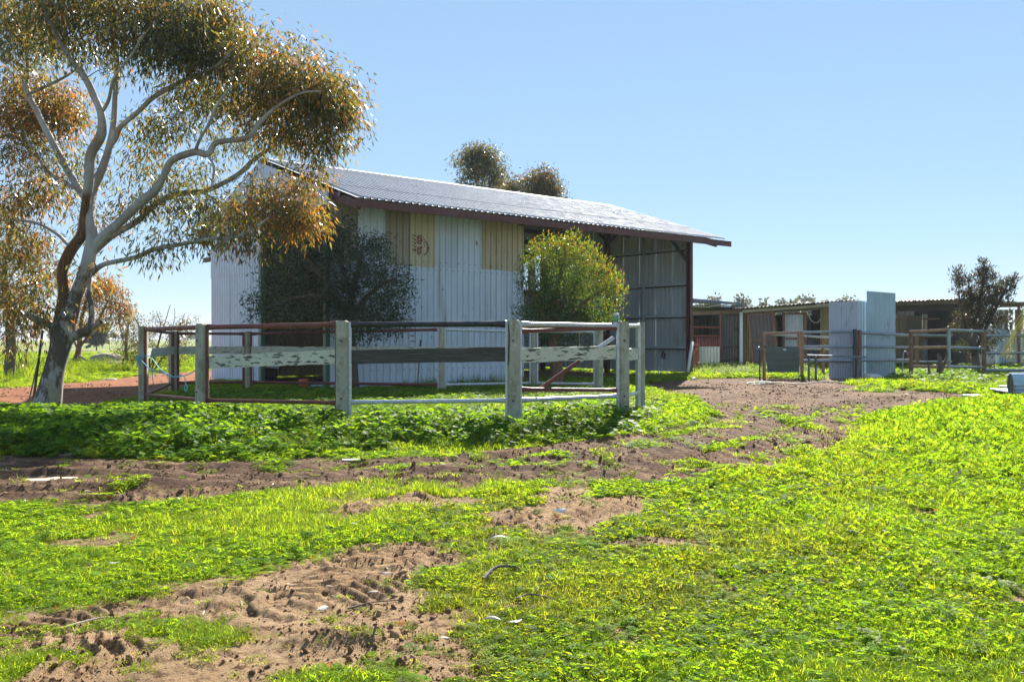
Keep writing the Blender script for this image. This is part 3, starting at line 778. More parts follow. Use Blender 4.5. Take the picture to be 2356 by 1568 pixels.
def build_weeds():
    rg = np.random.default_rng(5)
    src = [make_mallow(rg) for _ in range(4)] + [make_weed(rg) for _ in range(5)] + [make_tall_grass(rg) for _ in range(3)] + [make_pinnate(rg, 12, 0.17, 6, 0.9) for _ in range(3)]
    coll = source_coll('weed_source', src, MATS['leaf_weed'])
    P, I, S, T = [], [], [], []
    def fill(poly, dens, kinds, smin, smax, edge=0.35, hmul=1.0, ymin=0):
        xs = [p[0] for p in poly]; ys = [p[1] for p in poly]
        x0, x1, y0, y1 = min(xs), max(xs), min(ys), max(ys)
        n = int((x1 - x0) * (y1 - y0) * dens)
        X = x0 + RNG.random(n) * (x1 - x0); Y = y0 + RNG.random(n) * (y1 - y0)
        nz = (fbm(X * 1.5, Y * 1.5, 91, 3) - 0.5) * 0.5
        sd = poly_sd(X, Y, poly) + nz * 0.5
        a, b = barn_ab(X, Y)
        k = (sd < 0) & (np.abs(X) < 0.70 * Y) & ~((a > -0.1) & (a < 13.0) & (b > -0.12) & (b < 7.3))
        X, Y, sd = X[k], Y[k], sd[k]
        m = len(X)
        hs = (0.45 + 0.55 * sstep(0, -edge, sd)) * (1 - 0.45 * sstep(11.5, 14.5, Y) * (Y < 21.5)) * (0.55 + 0.9 * fbm(X * 0.9, Y * 0.9, 93, 3)) * hmul
        sc = smin + (smax - smin) * RNG.random(m)
        P.append(np.stack([X, Y, gz(X, Y)], 1)); I.append(np.array(kinds)[RNG.integers(0, len(kinds), m)])
        S.append(np.stack([sc, sc, sc * hs], 1))
        T.append(np.stack([(RNG.random(m) - 0.5) * 0.4, (RNG.random(m) - 0.5) * 0.4, RNG.random(m) * 6.28], 1))
    M, Wd, Tg, Pn = [0, 1, 2, 3], [4, 5, 6, 7, 8], [9, 10, 11], [12, 13, 14]
    fill(MALLOW, 95, M * 3 + Tg + Wd, 0.7, 1.1, 0.5, 0.78)
    fill(WEEDS, 130, Wd * 3 + M * 2 + Pn * 2, 0.6, 1.0, 0.5, 0.80)
    fill(GP([(1190, 930), (1420, 915), (1530, 930), (1530, 975), (1390, 1008), (1190, 1025)]), 60, Wd * 3 + M + Pn, 0.7, 1.1, 0.4, 0.95)
    fill(NEAR_WALL, 30, Wd + Pn + Tg * 2, 0.8, 1.5, 0.5, 0.9)
    fill(RIGHT_WEEDS, 34, Wd * 3 + M, 1.0, 1.6, 0.8, 0.62)
    fill(YARD_WEEDS, 22, Wd * 2 + Pn, 1.2, 2.0, 0.5, 0.75)
    fill(FAR_RIGHT_BANK, 20, Wd + Pn * 2, 0.6, 1.1, 0.6, 0.7)
    fill(GP([(-200, 850), (420, 832), (470, 845), (250, 862), (0, 885), (-200, 890)]), 7, Tg * 2 + Wd, 1.4, 2.4, 0.6, 0.8)
    fill(GP([(1960, 1300), (2420, 1180), (2420, 1640), (2100, 1640), (1900, 1450)]), 26, Pn * 3 + Wd + Tg, 0.35, 0.65, 0.4, 0.8)
    # a few volunteer plants out in the turf
    X, Y = sample_frustum(260, 2.6, 14, -0.8, 0.62)
    k = (turf(X, Y) > 0.6); X, Y = X[k], Y[k]; m = len(X)
    P.append(np.stack([X, Y, gz(X, Y)], 1)); I.append(np.array(Pn + Tg)[RNG.integers(0, 6, m)])
    sc = 0.25 + 0.3 * RNG.random(m); S.append(np.stack([sc, sc, sc], 1)); T.append(np.stack([np.zeros(m), np.zeros(m), RNG.random(m) * 6.28], 1))
    scatter('broadleaf_weeds', np.concatenate(P), np.concatenate(I), np.concatenate(T), np.concatenate(S), coll,
            'lush broad-leaved green weeds growing around the rail pen and yard fences', 'weeds')

def lump_mesh(rng, name, mat, flat=0.7):
    import bmesh
    bm = bmesh.new(); bmesh.ops.create_icosphere(bm, subdivisions=1, radius=1.0)
    for v in bm.verts:
        k = 0.8 + 0.35 * rng.random(); v.co = Vector((v.co.x * k, v.co.y * k * 0.85, v.co.z * k * flat))
    me = bpy.data.meshes.new(name); bm.to_mesh(me); bm.free(); me.materials.append(mat); me.polygons.foreach_set('use_smooth', [True] * len(me.polygons)); return me

def gum_leaf_mesh(rng, name, mat, L=0.09, w=0.018):
    n = 5; vs = []; fs = []
    cu = (rng.random() - 0.3) * 0.5; tw = (rng.random() - 0.5) * 1.2; bow = 0.02 * rng.random()
    for i in range(n + 1):
        t = i / n; ww = w * math.sin(math.pi * min(0.98, 0.06 + t * 0.94)) ** 0.8 / 2
        x = (t - 0.5) * L; y = cu * L * (t - 0.5) ** 2 * 2; z = 0.004 + bow * 4 * (0.25 - (t - 0.5) ** 2) ; a = tw * t
        vs += [(x, y - ww * math.cos(a), z - ww * math.sin(a)), (x, y, z + 0.002), (x, y + ww * math.cos(a), z + ww * math.sin(a))]
    for i in range(n):
        b = i * 3; fs += [(b, b + 1, b + 4, b + 3), (b + 1, b + 2, b + 5, b + 4)]
    me = bpy.data.meshes.new(name); me.from_pydata(vs, [], fs); me.materials.append(mat); return me

def build_clods():
    rg = random.Random(4)
    surf('clod', (0.19, 0.108, 0.060), 0.95, var=0.4, vscale=20, bump=0.8, bscale=60, spec=0.1)
    surf('clod_pale', (0.32, 0.195, 0.105), 0.95, var=0.3, vscale=20, bump=0.8, bscale=60, spec=0.1)
    coll = source_coll('clod_source', [lump_mesh(rg, 'clod_%d' % i, MATS['clod'] if i < 5 else MATS['clod_pale'], 0.55 + 0.3 * rg.random()) for i in range(8)], None)
    X, Y = sample_frustum(330000, 2.4, 30, -1.35)
    c = turf(X, Y)
    cl = fbm(X * 1.8, Y * 1.8, 101, 4)
    w = np.zeros(len(X))
    for pts, dep, wd, _ in RUTS:
        d, al, sg = line_sd(X, Y, pts); w = np.maximum(w, np.exp(-((d - 0.34) / 0.16) ** 2))
    for pts, wd, sp in TREADS:
        d, al, sg = line_sd(X, Y, pts); w = np.maximum(w, 0.6 * np.exp(-(d / wd) ** 2))
    for u, v, rx, ry, h in MOUNDS:
        x, y = G(u, v); w = np.maximum(w, 1.0 * np.exp(-(((X - x) / (rx * 1.1)) ** 2 + ((Y - y) / (ry * 1.3)) ** 2)))
    pr = (1 - c) * (0.05 + 1.0 * sstep(0.50, 0.66, cl) + 0.45 * w)
    pr = pr * np.where(Y > 12, 0.8, 1.0)
    k = RNG.random(len(X)) < pr * 0.62
    X, Y = X[k], Y[k]; m = len(X)
    s = 0.0030 * np.exp(RNG.normal(0, 0.7, m)) * np.clip((Y / 4.0) ** 0.55, 0.9, 2.2)
    s = np.clip(s, 0.002, 0.030)
    P = np.stack([X, Y, gz(X, Y) + s * 0.2], 1)
    scatter('soil_clods', P, RNG.integers(0, 8, m), RNG.random((m, 3)) * 6.28, np.stack([s * 1.3, s, s * 0.8], 1), coll, 'loose dark crumbs and clods of soil scattered over the ruts', 'soil')

def build_litter():
    rg = random.Random(9)
    surf('litter_beige', (0.42, 0.33, 0.25), 0.55, var=0.3, vscale=15)
    surf('litter_brown', (0.20, 0.12, 0.08), 0.6, var=0.3, vscale=15)
    src = [gum_leaf_mesh(rg, 'litter_%d' % i, MATS[('litter_beige', 'litter_brown', 'litter_white')[i % 3]]) for i in range(9)]
    coll = source_coll('litter_source', src, None)
    X, Y = sample_frustum(900, 2.4, 26, -0.9)
    k = RNG.random(len(X)) < np.where(turf(X, Y) < 0.5, 0.8, 0.28)
    X, Y = X[k], Y[k]; m = len(X); s = (0.22 + 0.42 * RNG.random(m)) * np.clip((Y / 5) ** 0.5, 0.8, 1.8)
    t = turf(X, Y)
    P = np.stack([X, Y, gz(X, Y) + 0.004 + 0.03 * t], 1)
    rot = np.stack([(RNG.random(m) - 0.5) * 0.6, (RNG.random(m) - 0.5) * 0.6, RNG.random(m) * 6.28], 1)
    scatter('leaf_litter', P, RNG.integers(0, 9, m), rot, np.stack([s, s, s], 1), coll, 'small dry gum leaves and pale chips littered over soil and turf', 'leaf litter')
build_turf(); build_weeds(); build_clods(); build_litter()
# ------------------------------------------------------------------ barn
PHI = math.atan2(ZR - ZE, BW / 2 + BOV)
BM = Matrix(((BD.x, BG.x, 0, BO.x), (BD.y, BG.y, 0, BO.y), (0, 0, 1, 0), (0, 0, 0, 1)))
def BP(a, b, z): return BM @ Vector((a, b, z))
def roof_z(b):
    return ZE + (min(b, BW - b) + BOV) * math.tan(PHI)

RIB = [(0.0, 0), (0.118, 0), (0.128, 0.026), (0.150, 0.026), (0.160, 0)]
def rib_profile(width, pitch=0.186, h=0.036):
    k = pitch / 0.186
    out = []; x = 0.0
    base = [(0.0, 0), (0.060 * k, 0.0), (0.066 * k, 0.004), (0.078 * k, 0.004), (0.084 * k, 0.0), (0.142 * k, 0), (0.153 * k, h), (0.173 * k, h), (0.184 * k, 0)]
    while x < width - 1e-6:
        for dx, o in base:
            if x + dx <= width + 1e-6: out.append((x + dx, o))
        x += pitch
    out.append((width, 0)); return out
def rib_off(x, pitch=0.186, h=0.036):
    k = pitch / 0.186; t = (x % pitch) / k
    if t < 0.142: return 0.0
    if t < 0.153: return h * (t - 0.142) / 0.011
    if t < 0.173: return h
    return max(0.0, h * (0.184 - t) / 0.011)
def corr_profile(width, pitch=0.076, amp=0.009, n=6):
    m = max(2, int(width / pitch * n)); return [(width * i / m, amp * math.sin(2 * math.pi * (width * i / m) / pitch)) for i in range(m + 1)]

def sheet_mesh(name, mat, prof, z0, z1, rows=1, warp=0.0, rng=None):
    """Sheet metal: profile along x, ribs raised towards -y, running from z0 to z1 (numbers or functions of x)."""
    f0 = z0 if callable(z0) else (lambda x: z0); f1 = z1 if callable(z1) else (lambda x: z1)
    vs = []; fs = []; n = len(prof)
    for j in range(rows + 1):
        t = j / rows
        for x, o in prof:
            w = warp * math.sin(3.1 * t + 5 * x) if warp else 0
            vs.append((x, -o + w, f0(x) * (1 - t) + f1(x) * t))
    for j in range(rows):
        for i in range(n - 1):
            fs.append((j * n + i, j * n + i + 1, (j + 1) * n + i + 1, (j + 1) * n + i))
    me = bpy.data.meshes.new(name); me.from_pydata(vs, [], fs); me.materials.append(mat); return me

def M3(o, x, y, z):
    return Matrix(((x.x, y.x, z.x, o.x), (x.y, y.y, z.y, o.y), (x.z, y.z, z.z, o.z), (0, 0, 0, 1)))
ZV = Vector((0, 0, 1))

def build_barn():
    root = thing('barn', BP(0, 0, 0), 'large open-bay farm barn with white, cream and tan ribbed walls and grey metal roof', 'barn')
    SW = LW / 8
    prof = rib_profile(SW, SW / 4)
    jr = random.Random(2)
    # long wall facing the pen: eight columns of sheets, two rows
    ups = ['sheet_brown', 'sheet_white', 'sheet_brown', 'sheet_cream', 'sheet_white_worn', 'sheet_white', 'sheet_tan', 'sheet_tan']
    low_mes = [sheet_mesh('wall_sheet', MATS[k], prof, 0.03, 3.10, 3, 0.003) for k in ('sheet_white', 'sheet_white_worn')]
    up_me = {k: sheet_mesh('wall_sheet', MATS[k], prof, 3.02, 4.62, 2, 0.003) for k in set(ups)}
    first = {}
    for i in range(8):
        dz = jr.uniform(-0.025, 0.025) + (0.05 if i >= 6 else 0)
        o = link('wall_sheet', low_mes[(i * 5 // 3) % 2], root, M3(BP(i * SW, -0.012 - 0.004 * (i % 2), dz), BD, BG, ZV))
        o2 = link('wall_sheet', up_me[ups[i]], root, M3(BP(i * SW, -0.018 - 0.005 * (i % 2), dz * 0.6), BD, BG, ZV))
        if i == 3: face_sheet = o2
    # painted face on the cream sheet (lying on its side)
    def strokes():
        st = []
        def arc(cx, cz, r0, r1, a0, a1, w, n=22, ex=1.0):
            st.append(([(cx + ex * (r0 + (r1 - r0) * i / n) * math.cos(a0 + (a1 - a0) * i / n), cz + (r0 + (r1 - r0) * i / n) * math.sin(a0 + (a1 - a0) * i / n)) for i in range(n + 1)], w))
        arc(0.265, 0.355, 0.125, 0.02, 0.3, 12.6, 0.036, 46, 0.75)
        arc(0.255, 0.085, 0.105, 0.02, 0.6, 11.8, 0.034, 42, 0.75)
        st.append(([(0.40, 0.385), (0.455, 0.345), (0.50, 0.28), (0.52, 0.20), (0.52, 0.13), (0.495, 0.065), (0.45, 0.02), (0.40, -0.01)], 0.034))
        st.append(([(0.41, 0.335), (0.412, 0.26), (0.425, 0.195)], 0.020))
        st.append(([(0.29, 0.195), (0.33, 0.175), (0.385, 0.17)], 0.026))
        for z0, z1 in ((0.47, 0.462), (0.40, 0.35), (0.315, 0.26), (0.225, 0.175), (0.125, 0.115), (0.09, 0.085)):
            st.append(([(0.06, z0), (0.10, z0 * 0.5 + z1 * 0.5), (0.15, z1)], 0.026))
        st.append(([(0.175, 0.42), (0.18, 0.36), (0.178, 0.31)], 0.03))
        return st
    vs, fs = [], []
    zc = 3.33
    for pts, w in strokes():
        fine = []
        for (x0, z0), (x1, z1) in zip(pts[:-1], pts[1:]):
            k = max(1, int(math.hypot(x1 - x0, z1 - z0) / 0.008))
            fine += [(x0 + (x1 - x0) * i / k, z0 + (z1 - z0) * i / k) for i in range(k)]
        fine.append(pts[-1]); b0 = len(vs)
        for i, (x, z) in enumerate(fine):
            xa, za = fine[max(0, i - 1)]; xb, zb = fine[min(len(fine) - 1, i + 1)]
            L = math.hypot(xb - xa, zb - za) + 1e-9; nx, nz = -(zb - za) / L, (xb - xa) / L
            ww = w * (0.85 + 0.25 * math.sin(i * 0.7))
            for s in (-1, 0, 1):
                px = min(max(x + nx * ww / 2 * s, 0.005), SW - 0.005)
                vs.append((px, -rib_off(px, SW / 4) - 0.0035, zc + z + nz * ww / 2 * s))
            if i:
                c = b0 + i * 3; fs += [(c - 3, c - 2, c + 1, c), (c - 2, c - 1, c + 2, c + 1)]
    me = bpy.data.meshes.new('graffiti'); me.from_pydata(vs, [], fs); me.materials.append(MATS['graffiti_red'])
    g = link('graffiti', me, face_sheet, face_sheet.matrix_basis.copy()); g['label'] = 'red spray-painted smiling face lying on its side'
    # rows of screws along the girts
    for z in (0.45, 1.6, 2.96, 3.14, 4.3):
        sm = MB()
        for i in range(32):
            x = (i + 0.9) * SW / 4 - 0.005 + jr.uniform(-0.004, 0.004)
            if jr.random() < 0.06: continue
            sm.box(BP(x, -0.06, z + jr.uniform(-0.012, 0.012)), (0.016, 0.016, 0.016), BM.to_3x3())
        tag(sm.build('screw_row', MATS['dark_steel'], root), kind='stuff')
    # gable end: sheets run from the back corner towards the door; square-cut tops step down the back slope
    def gx(b): return M3(BP(-0.012, b, 0), -BG, BD, ZV)
    gw = 0.72
    pr = rib_profile(gw, gw / 4)
    for k in range(5):
        b1 = BW - k * gw
        link('gable_sheet', sheet_mesh('gable_sheet', MATS['sheet_gable'], pr, 0.03, 3.06, 3, 0.003), root, gx(b1) @ Matrix.Translation((0, -0.004 * (k % 2), 0)))
        # stepped upper sheet: two steps per sheet
        half = gw / 2
        for q in (0, 1):
            bb = b1 - q * half
            zt = roof_z(bb - half) + 0.03
            link('gable_sheet', sheet_mesh('gable_sheet', MATS['sheet_gable'], [(x, o) for x, o in pr if x <= half + 1e-6], 3.0, zt, 2, 0.002), root, gx(bb) @ Matrix.Translation((0, -0.016 - 0.003 * q, 0)))
    for k in range(5):
        b1 = BW / 2 + 0.05 - k * gw * 1.03
        x1 = min(gw * 1.03, b1 - 0.0)
        zt = lambda x, b1=b1: roof_z(b1 - x) - 0.03
        pk = [(x * 1.03, o) for x, o in pr if x * 1.03 <= x1 + 1e-6]
        if len(pk) > 2: link('gable_sheet', sheet_mesh('gable_sheet', MATS['sheet_gable'], pk, 4.36, zt, 1), root, gx(b1) @ Matrix.Translation((0, -0.020, 0)))
    m = MB().beam(BP(-0.05, -0.02, 4.30), BP(-0.05, -0.02, 4.72), 0.02, 0.02); m.build('edge_trim', MATS['sheet_white'], root)
    # far end wall of the open bay, seen from inside
    ew = 0.745
    pe = rib_profile(ew, ew / 4, 0.055)
    nn = int(BW / ew) + 1
    for k in range(nn):
        b0 = k * ew; wd = min(ew, BW - b0)
        if wd < 0.1: continue
        pk = [(x, o) for x, o in pe if x <= wd + 1e-6]
        MX = M3(BP(BL, b0, 0), BG, -BD, ZV)
        link('end_wall_sheet', sheet_mesh('end_wall_sheet', MATS['sheet_inner'], pk, 0.13, 3.05, 2, 0.003), root, MX)
        link('end_wall_sheet', sheet_mesh('end_wall_sheet', MATS['sheet_inner'], pk, 3.0, (lambda x, b0=b0: roof_z(b0 + x) - 0.04), 2, 0.002), root, MX @ Matrix.Translation((0, -0.006, 0)))
    for z in (0.92, 1.96, 3.0, 4.15):
        MB().beam(BP(BL - 0.06, 0.1, z), BP(BL - 0.06, BW - 0.1, z), 0.08, 0.10).build('girt', MATS['sheet_inner'], root)
        MB().beam(BP(BL - 0.105, 0.1, z - 0.05), BP(BL - 0.105, BW - 0.1, z - 0.05), 0.012, 0.04).build('girt_lip', MATS['dark_steel'], root)
    # back wall (low enough to leave a strip of daylight over the open bay) and a partition added to block light between room and bay
    nb = 18; bw = BL / nb; pb = rib_profile(bw, bw / 4)
    bk = sheet_mesh('back_wall_sheet', MATS['sheet_tan'], pb, 0.05, 4.62, 1); bk2 = sheet_mesh('back_wall_sheet', MATS['sheet_inner'], pb, 0.05, 3.1, 1)
    for k in range(nb):
        link('back_wall_sheet', bk if k < 8 else bk2, root, M3(BP(k * bw, BW, 0), BD, BG, ZV))
    for z in (0.75, 1.75, 2.9, 3.9):
        MB().beam(BP(0.1, BW - 0.09, z), BP(LW - 0.1, BW - 0.09, z), 0.08, 0.10).build('girt', MATS['dark_steel'], root)
    for z in (0.75, 1.75, 3.0):
        MB().beam(BP(LW + 0.2, BW - 0.09, z), BP(BL - 0.2, BW - 0.09, z), 0.08, 0.10).build('girt', MATS['dark_steel'], root)
    MB().beam(BP(1.2, BW - 0.12, 1.0), BP(3.4, BW - 0.12, 3.2), 0.02, 0.05).build('brace', MATS['dark_steel'], root)
    pp = rib_profile(0.73, 0.73 / 4)
    for k in range(10):
        link('light_block_sheet', sheet_mesh('light_block_sheet', MATS['sheet_tan'], pp, 0.05, (lambda x, k=k: roof_z(k * 0.73 + x) - 0.06), 1), root, M3(BP(LW - 0.05, k * 0.73, 0), BG, -BD, ZV))
    # roof: two rows of sheets on the front slope, one long row on the back slope
    rn = 18; rw = (BL + 0.08) / rn
    pr2 = rib_profile(rw, rw / 4, 0.045)
    sl = Vector((0, math.cos(PHI), math.sin(PHI))); nn_ = Vector((0, -math.sin(PHI), math.cos(PHI)))
    R3 = BM.to_3x3()
    full = (BW / 2 + BOV) / math.cos(PHI)
    rm_lo = sheet_mesh('roof_sheet', MATS['roof_zinc'], pr2, 0.0, 1.62, 1); rm_up = sheet_mesh('roof_sheet', MATS['roof_zinc'], pr2, 1.5, full - 0.02, 2)
    for k in range(rn):
        a0 = -0.04 + k * rw
        o = BP(a0, -BOV, ZE + 0.075)
        u = jr.uniform(-0.012, 0.012)
        X, Yv, Z = R3 @ Vector((1, 0, 0)), R3 @ (-nn_), R3 @ sl
        link('roof_sheet', rm_lo, root, M3(o + Z * u, X, Yv, Z))
        link('roof_sheet', rm_up, root, M3(o - Yv * 0.012 + Z * jr.uniform(-0.02, 0.02), X, Yv, Z))
    slb = Vector((0, -math.cos(PHI), math.sin(PHI))); nb_ = Vector((0, math.sin(PHI), math.cos(PHI)))
    rm_b = sheet_mesh('roof_sheet', MATS['roof_zinc'], pr2, 0.0, full - 0.02, 2)
    for k in range(rn):
        a0 = -0.04 + (k + 1) * rw
        link('roof_sheet', rm_b, root, M3(BP(a0, BW + BOV, ZE + 0.075), R3 @ Vector((-1, 0, 0)), R3 @ (-nb_), R3 @ slb))
    cap = MB(); q = []
    zt = ZR + 0.125
    for a in (-0.06, BL + 0.06):
        q += [BP(a, BW / 2 - 0.24, zt - 0.24 * math.tan(PHI) + 0.0), BP(a, BW / 2 - 0.03, zt), BP(a, BW / 2 + 0.03, zt), BP(a, BW / 2 + 0.24, zt - 0.24 * math.tan(PHI))]
    q += [p - Vector((0, 0, 0.022)) for p in q]
    cap.add(q, [(0, 4, 5, 1), (1, 5, 6, 2), (2, 6, 7, 3), (8, 9, 13, 12), (9, 10, 14, 13), (10, 11, 15, 14), (0, 1, 9, 8), (1, 2, 10, 9), (2, 3, 11, 10), (4, 12, 13, 5), (5, 13, 14, 6), (6, 14, 15, 7), (0, 8, 12, 4), (3, 7, 15, 11)])
    cap.build('ridge_cap', MATS['roof_zinc'], root)
    # steel: fascia channels, rafters, purlins, posts
    for b, s in ((-BOV, 1), (BW + BOV, -1)):
        MB().beam(BP(-0.05, b + 0.015 * s, ZE - 0.045), BP(BL + 0.05 + (0.32 if s > 0 else 0), b + 0.015 * s, ZE - 0.045), 0.05, 0.17).build('fascia', MATS['barn_steel'], root, bevel=0.006)
    for a in (0.10, 5.0, 8.9, 12.86):
        for s in (1, -1):
            e = -BOV + 0.14 if s > 0 else BW + BOV - 0.14
            p0 = BP(a, e, ZE - 0.06 + 0.14 * math.tan(PHI) - 0.05); p1 = BP(a, BW / 2, ZR - 0.13)
            MB().beam(p0, p1, 0.09, 0.20).build('rafter', MATS['barn_steel'], root)
    for i in range(1, 6):
        t = i / 5.6
        for s in (1, -1):
            b = -BOV + t * (BW / 2 + BOV) if s > 0 else BW + BOV - t * (BW / 2 + BOV)
            MB().beam(BP(0.0, b, roof_z(b) - 0.005), BP(BL, b, roof_z(b) - 0.005), 0.07, 0.13).build('purlin', MATS['dark_steel' if s < 0 else 'grey_steel'], root)
    for a, b, h in ((BL - 0.05, 0.0, roof_z(0) - 0.05), (LW - 0.05, 0.12, roof_z(0) - 0.05), (BL - 0.14, BW / 2, ZR - 0.2), (BL - 0.05, BW - 0.1, roof_z(BW) - 0.1), (LW + 0.1, BW - 0.2, roof_z(BW) - 0.1), (0.12, 0.12, 4.6), (0.12, BW - 0.15, 4.6)):
        pm = MB(); w = 0.15
        for dx, sx, sy in ((0, 0.012, w), (-w / 2, w * 0.9, 0.014), (w / 2, w * 0.9, 0.014)):
            c = BP(a, b + dx, h / 2 - 0.05)
            pm.box(c, (sx, sy, h + 0.1), BM.to_3x3())
        pm.build('post', MATS['barn_steel'], root)
    MB().beam(BP(BL - 0.16, 1.9, 3.05), BP(BL - 0.16, 1.9, 4.9), 0.06, 0.06).build('stud', MATS['grey_steel'], root)
    MB().beam(BP(BL - 0.16, 1.9, 0.1), BP(BL - 0.16, 1.9, 3.0), 0.10, 0.10).build('stud', MATS['grey_steel'], root)
    MB().beam(BP(BL - 0.10, 0.06, 3.75), BP(BL - 0.10, 0.85, 4.62), 0.07, 0.10).build('brace', MATS['grey_steel'], root)
    MB().beam(BP(BL - 0.14, BW / 2 - 0.05, 4.6), BP(BL - 0.14, BW / 2 - 0.9, 5.35), 0.07, 0.10).build('brace', MATS['grey_steel'], root)
    MB().beam(BP(BL - 0.14, BW / 2 + 0.05, 4.7), BP(BL - 0.14, BW / 2 + 0.8, 5.4), 0.07, 0.10).build('brace', MATS['grey_steel'], root)
    # door opening in the gable: green jambs, timber sill and a sliding leaf left ajar
    for b in (0.09, 3.68):
        MB().box(BP(-0.03, b, 1.75), (0.12, 0.13, 3.5), BM.to_3x3()).build('door_jamb', MATS['green_steel'], root, bevel=0.008)
    MB().beam(BP(0.03, 0.0, 4.32), BP(0.03, 3.75, 4.32), 0.10, 0.12).build('door_lintel', MATS['barn_steel'], root)
    MB().box(BP(-0.045, 3.98, 1.12), (0.02, 0.16, 0.30), BM.to_3x3()).build('notice_plate', MATS['white_plastic'], root)
    MB().beam(BP(0.0, BW + 0.02, 3.55), BP(0.0, BW + 0.55, 3.55), 0.10, 0.09).build('gutter_end', MATS['barn_steel'], root)
    MB().beam(BP(0.0, BW + 0.02, 3.62), BP(0.0, BW + 0.60, 3.62), 0.14, 0.03).build('gutter_end', MATS['roof_zinc'], root)
    return root
BARN = build_barn()

# ------------------------------------------------------------------ things in and against the barn
def barn_things():
    # festival sign leaning inside the door
    p = BP(1.1, 3.35, 0.0)
    s = thing('sign_board', p, 'white board sign with black festival dates leaning inside the barn door', 'sign')
    RX = Matrix.Rotation(R(-12), 4, 'X')
    X = Vector((1, 0, 0.05)).normalized()
    Mx = Matrix.Translation(W(1010, 880, 24.3) * 1.0)
    c = W(601, 862, 24.0)
    base = Vector((c.x, c.y, 0.45))
    Ms = Matrix.Translation(base) @ Matrix.Rotation(R(4), 4, 'Y') @ Matrix.Rotation(R(-10), 4, 'X')
    s.location = (base.x, base.y, 0.0)
    bd = MB().box((0, 0, 0.30), (0.95, 0.025, 0.62)); link('board', bd.mesh('board', MATS['sign_white']), s, Ms)
    MB().box((base.x, base.y + 0.05, 0.22), (0.8, 0.1, 0.46)).build('stand', MATS['dark_timber'], s)
    for txt, z, size in (('FESTIVAL', 0.42, 0.15), ('2nd - 4th', 0.24, 0.12), ('October 2005', 0.06, 0.12)):
        fc = bpy.data.curves.new('lettering', 'FONT'); fc.body = txt; fc.size = size; fc.align_x = 'CENTER'; fc.extrude = 0.001
        fc.offset = 0.004
        fc.materials.append(MATS['sign_ink'])
        tmp = bpy.data.objects.new('lettering', fc); me = bpy.data.meshes.new_from_object(tmp)
        bpy.data.objects.remove(tmp)
        link('lettering', me, s, Ms @ Matrix.Translation((0, -0.016, z)) @ Matrix.Rotation(R(90), 4, 'X'))
    # tools and oddments
    a0 = W(960, 888, 21.2); a0.z = 0.02; a1 = W(968, 782, 21.75)
    t = thing('shovel', (a0.x, a0.y, 0), 'long-handled shovel leaning upright against the white barn wall', 'shovel')
    MB().tube([a0, a0 + (a1 - a0) * 0.72], 0.016, 8).build('shaft', MATS['rough_timber'], t)
    MB().tube([a0 + (a1 - a0) * 0.72, a1], 0.021, 8).build('grip', MATS['black_plastic'], t)
    MB().box(a0 + Vector((0, 0, 0.06)), (0.18, 0.02, 0.16)).build('blade', MATS['dark_steel'], t, bevel=0.006)
    b = MB().box((0, 0, 0.06), (0.30, 0.14, 0.12)).mesh('brick', MATS['brick_red'])
    c = W(1193, 880, 21.6)
    tag(link('brick', b, None, Matrix.Translation((c.x, c.y, 0.06)) @ Matrix.Rotation(0.2, 4, 'Z'), bevel=0.012), 'red brick lying in weeds at the foot of the white wall', 'brick')
    c = W(691, 888, 20.6)
    k = MB().lathe((0, 0, 0), [(0.05, 0), (0.16, 0.01), (0.165, 0.05), (0.14, 0.2), (0.13, 0.21), (0.02, 0.2)], 14)
    tag(link('bucket', k.mesh('bucket', MATS['orange_plastic'], True), None, Matrix.Translation((c.x, c.y, 0.12)) @ Matrix.Rotation(1.35, 4, 'Y')), 'orange plastic tub tipped over at the barn doorway', 'tub')
    c = W(735, 884, 21.2)
    k = MB(); k.add([(-.3, -.15, 0), (.28, -.18, 0.02), (.33, .15, 0.0), (-.2, .2, 0.03), (-.25, -.1, .10), (.2, -.12, .14), (.22, .1, .11), (-.15, .13, .12)], [(3, 2, 1, 0), (4, 5, 6, 7), (0, 1, 5, 4), (1, 2, 6, 5), (2, 3, 7, 6), (3, 0, 4, 7)])
    tag(link('feed_bag', k.mesh('feed_bag', MATS['zinc_corrugated']), None, Matrix.Translation((c.x, c.y, 0.01)), bevel=0.03), 'crumpled pale grey feed bag by the green door jamb', 'bag')
    st = thing('timber_stack', BP(2.2, 2.6, 0), 'stack of dark timber planks inside the barn door', 'timber')
    for i in range(4):
        MB().beam(BP(1.2 + 0.1 * i, 3.6 - 0.2 * i, 0.06 + 0.09 * i), BP(4.2 - 0.1 * i, 1.2 + 0.1 * i, 0.06 + 0.09 * i), 0.24, 0.07).build('plank', MATS['rough_timber' if i == 2 else 'dark_timber'], st)
    tag(MB().box(BP(3.2, 1.9, 0.62), (0.36, 0.3, 0.42), BM.to_3x3()).build('crate', MATS['rough_timber'], bevel=0.01), 'small wooden crate standing on the timber planks inside the barn', 'crate')
    # by the right-hand barn post
    c0 = W(1581, 866, 28.3); c0.z = 0.02; c1 = W(1592, 786, 28.7)
    tag(MB().tube([c0, c1], 0.055, 12).build('drain_pipe', MATS['white_plastic'], smooth=True), 'white plastic pipe leaning against the red barn corner post', 'pipe')
    for i, (u0, u1) in enumerate(((1512, 1526), (1518, 1530))):
        e0 = W(u0, 866, 28.2 + 0.1 * i); e0.z = 0.0; e1 = W(u1, 808 + 4 * i, 29.2 + 0.1 * i)
        t = thing('steel_stake', (e0.x, e0.y, 0), 'thin silver rod with a dark grip leaning on the end wall', 'rod', 'two rods leaning on the end wall')
        MB().tube([e0, e0 + (e1 - e0) * 0.75], 0.016, 6).build('rod', MATS['galv_pipe'], t)
        MB().tube([e0 + (e1 - e0) * 0.75, e1], 0.028, 6).build('grip', MATS['black_plastic'], t)
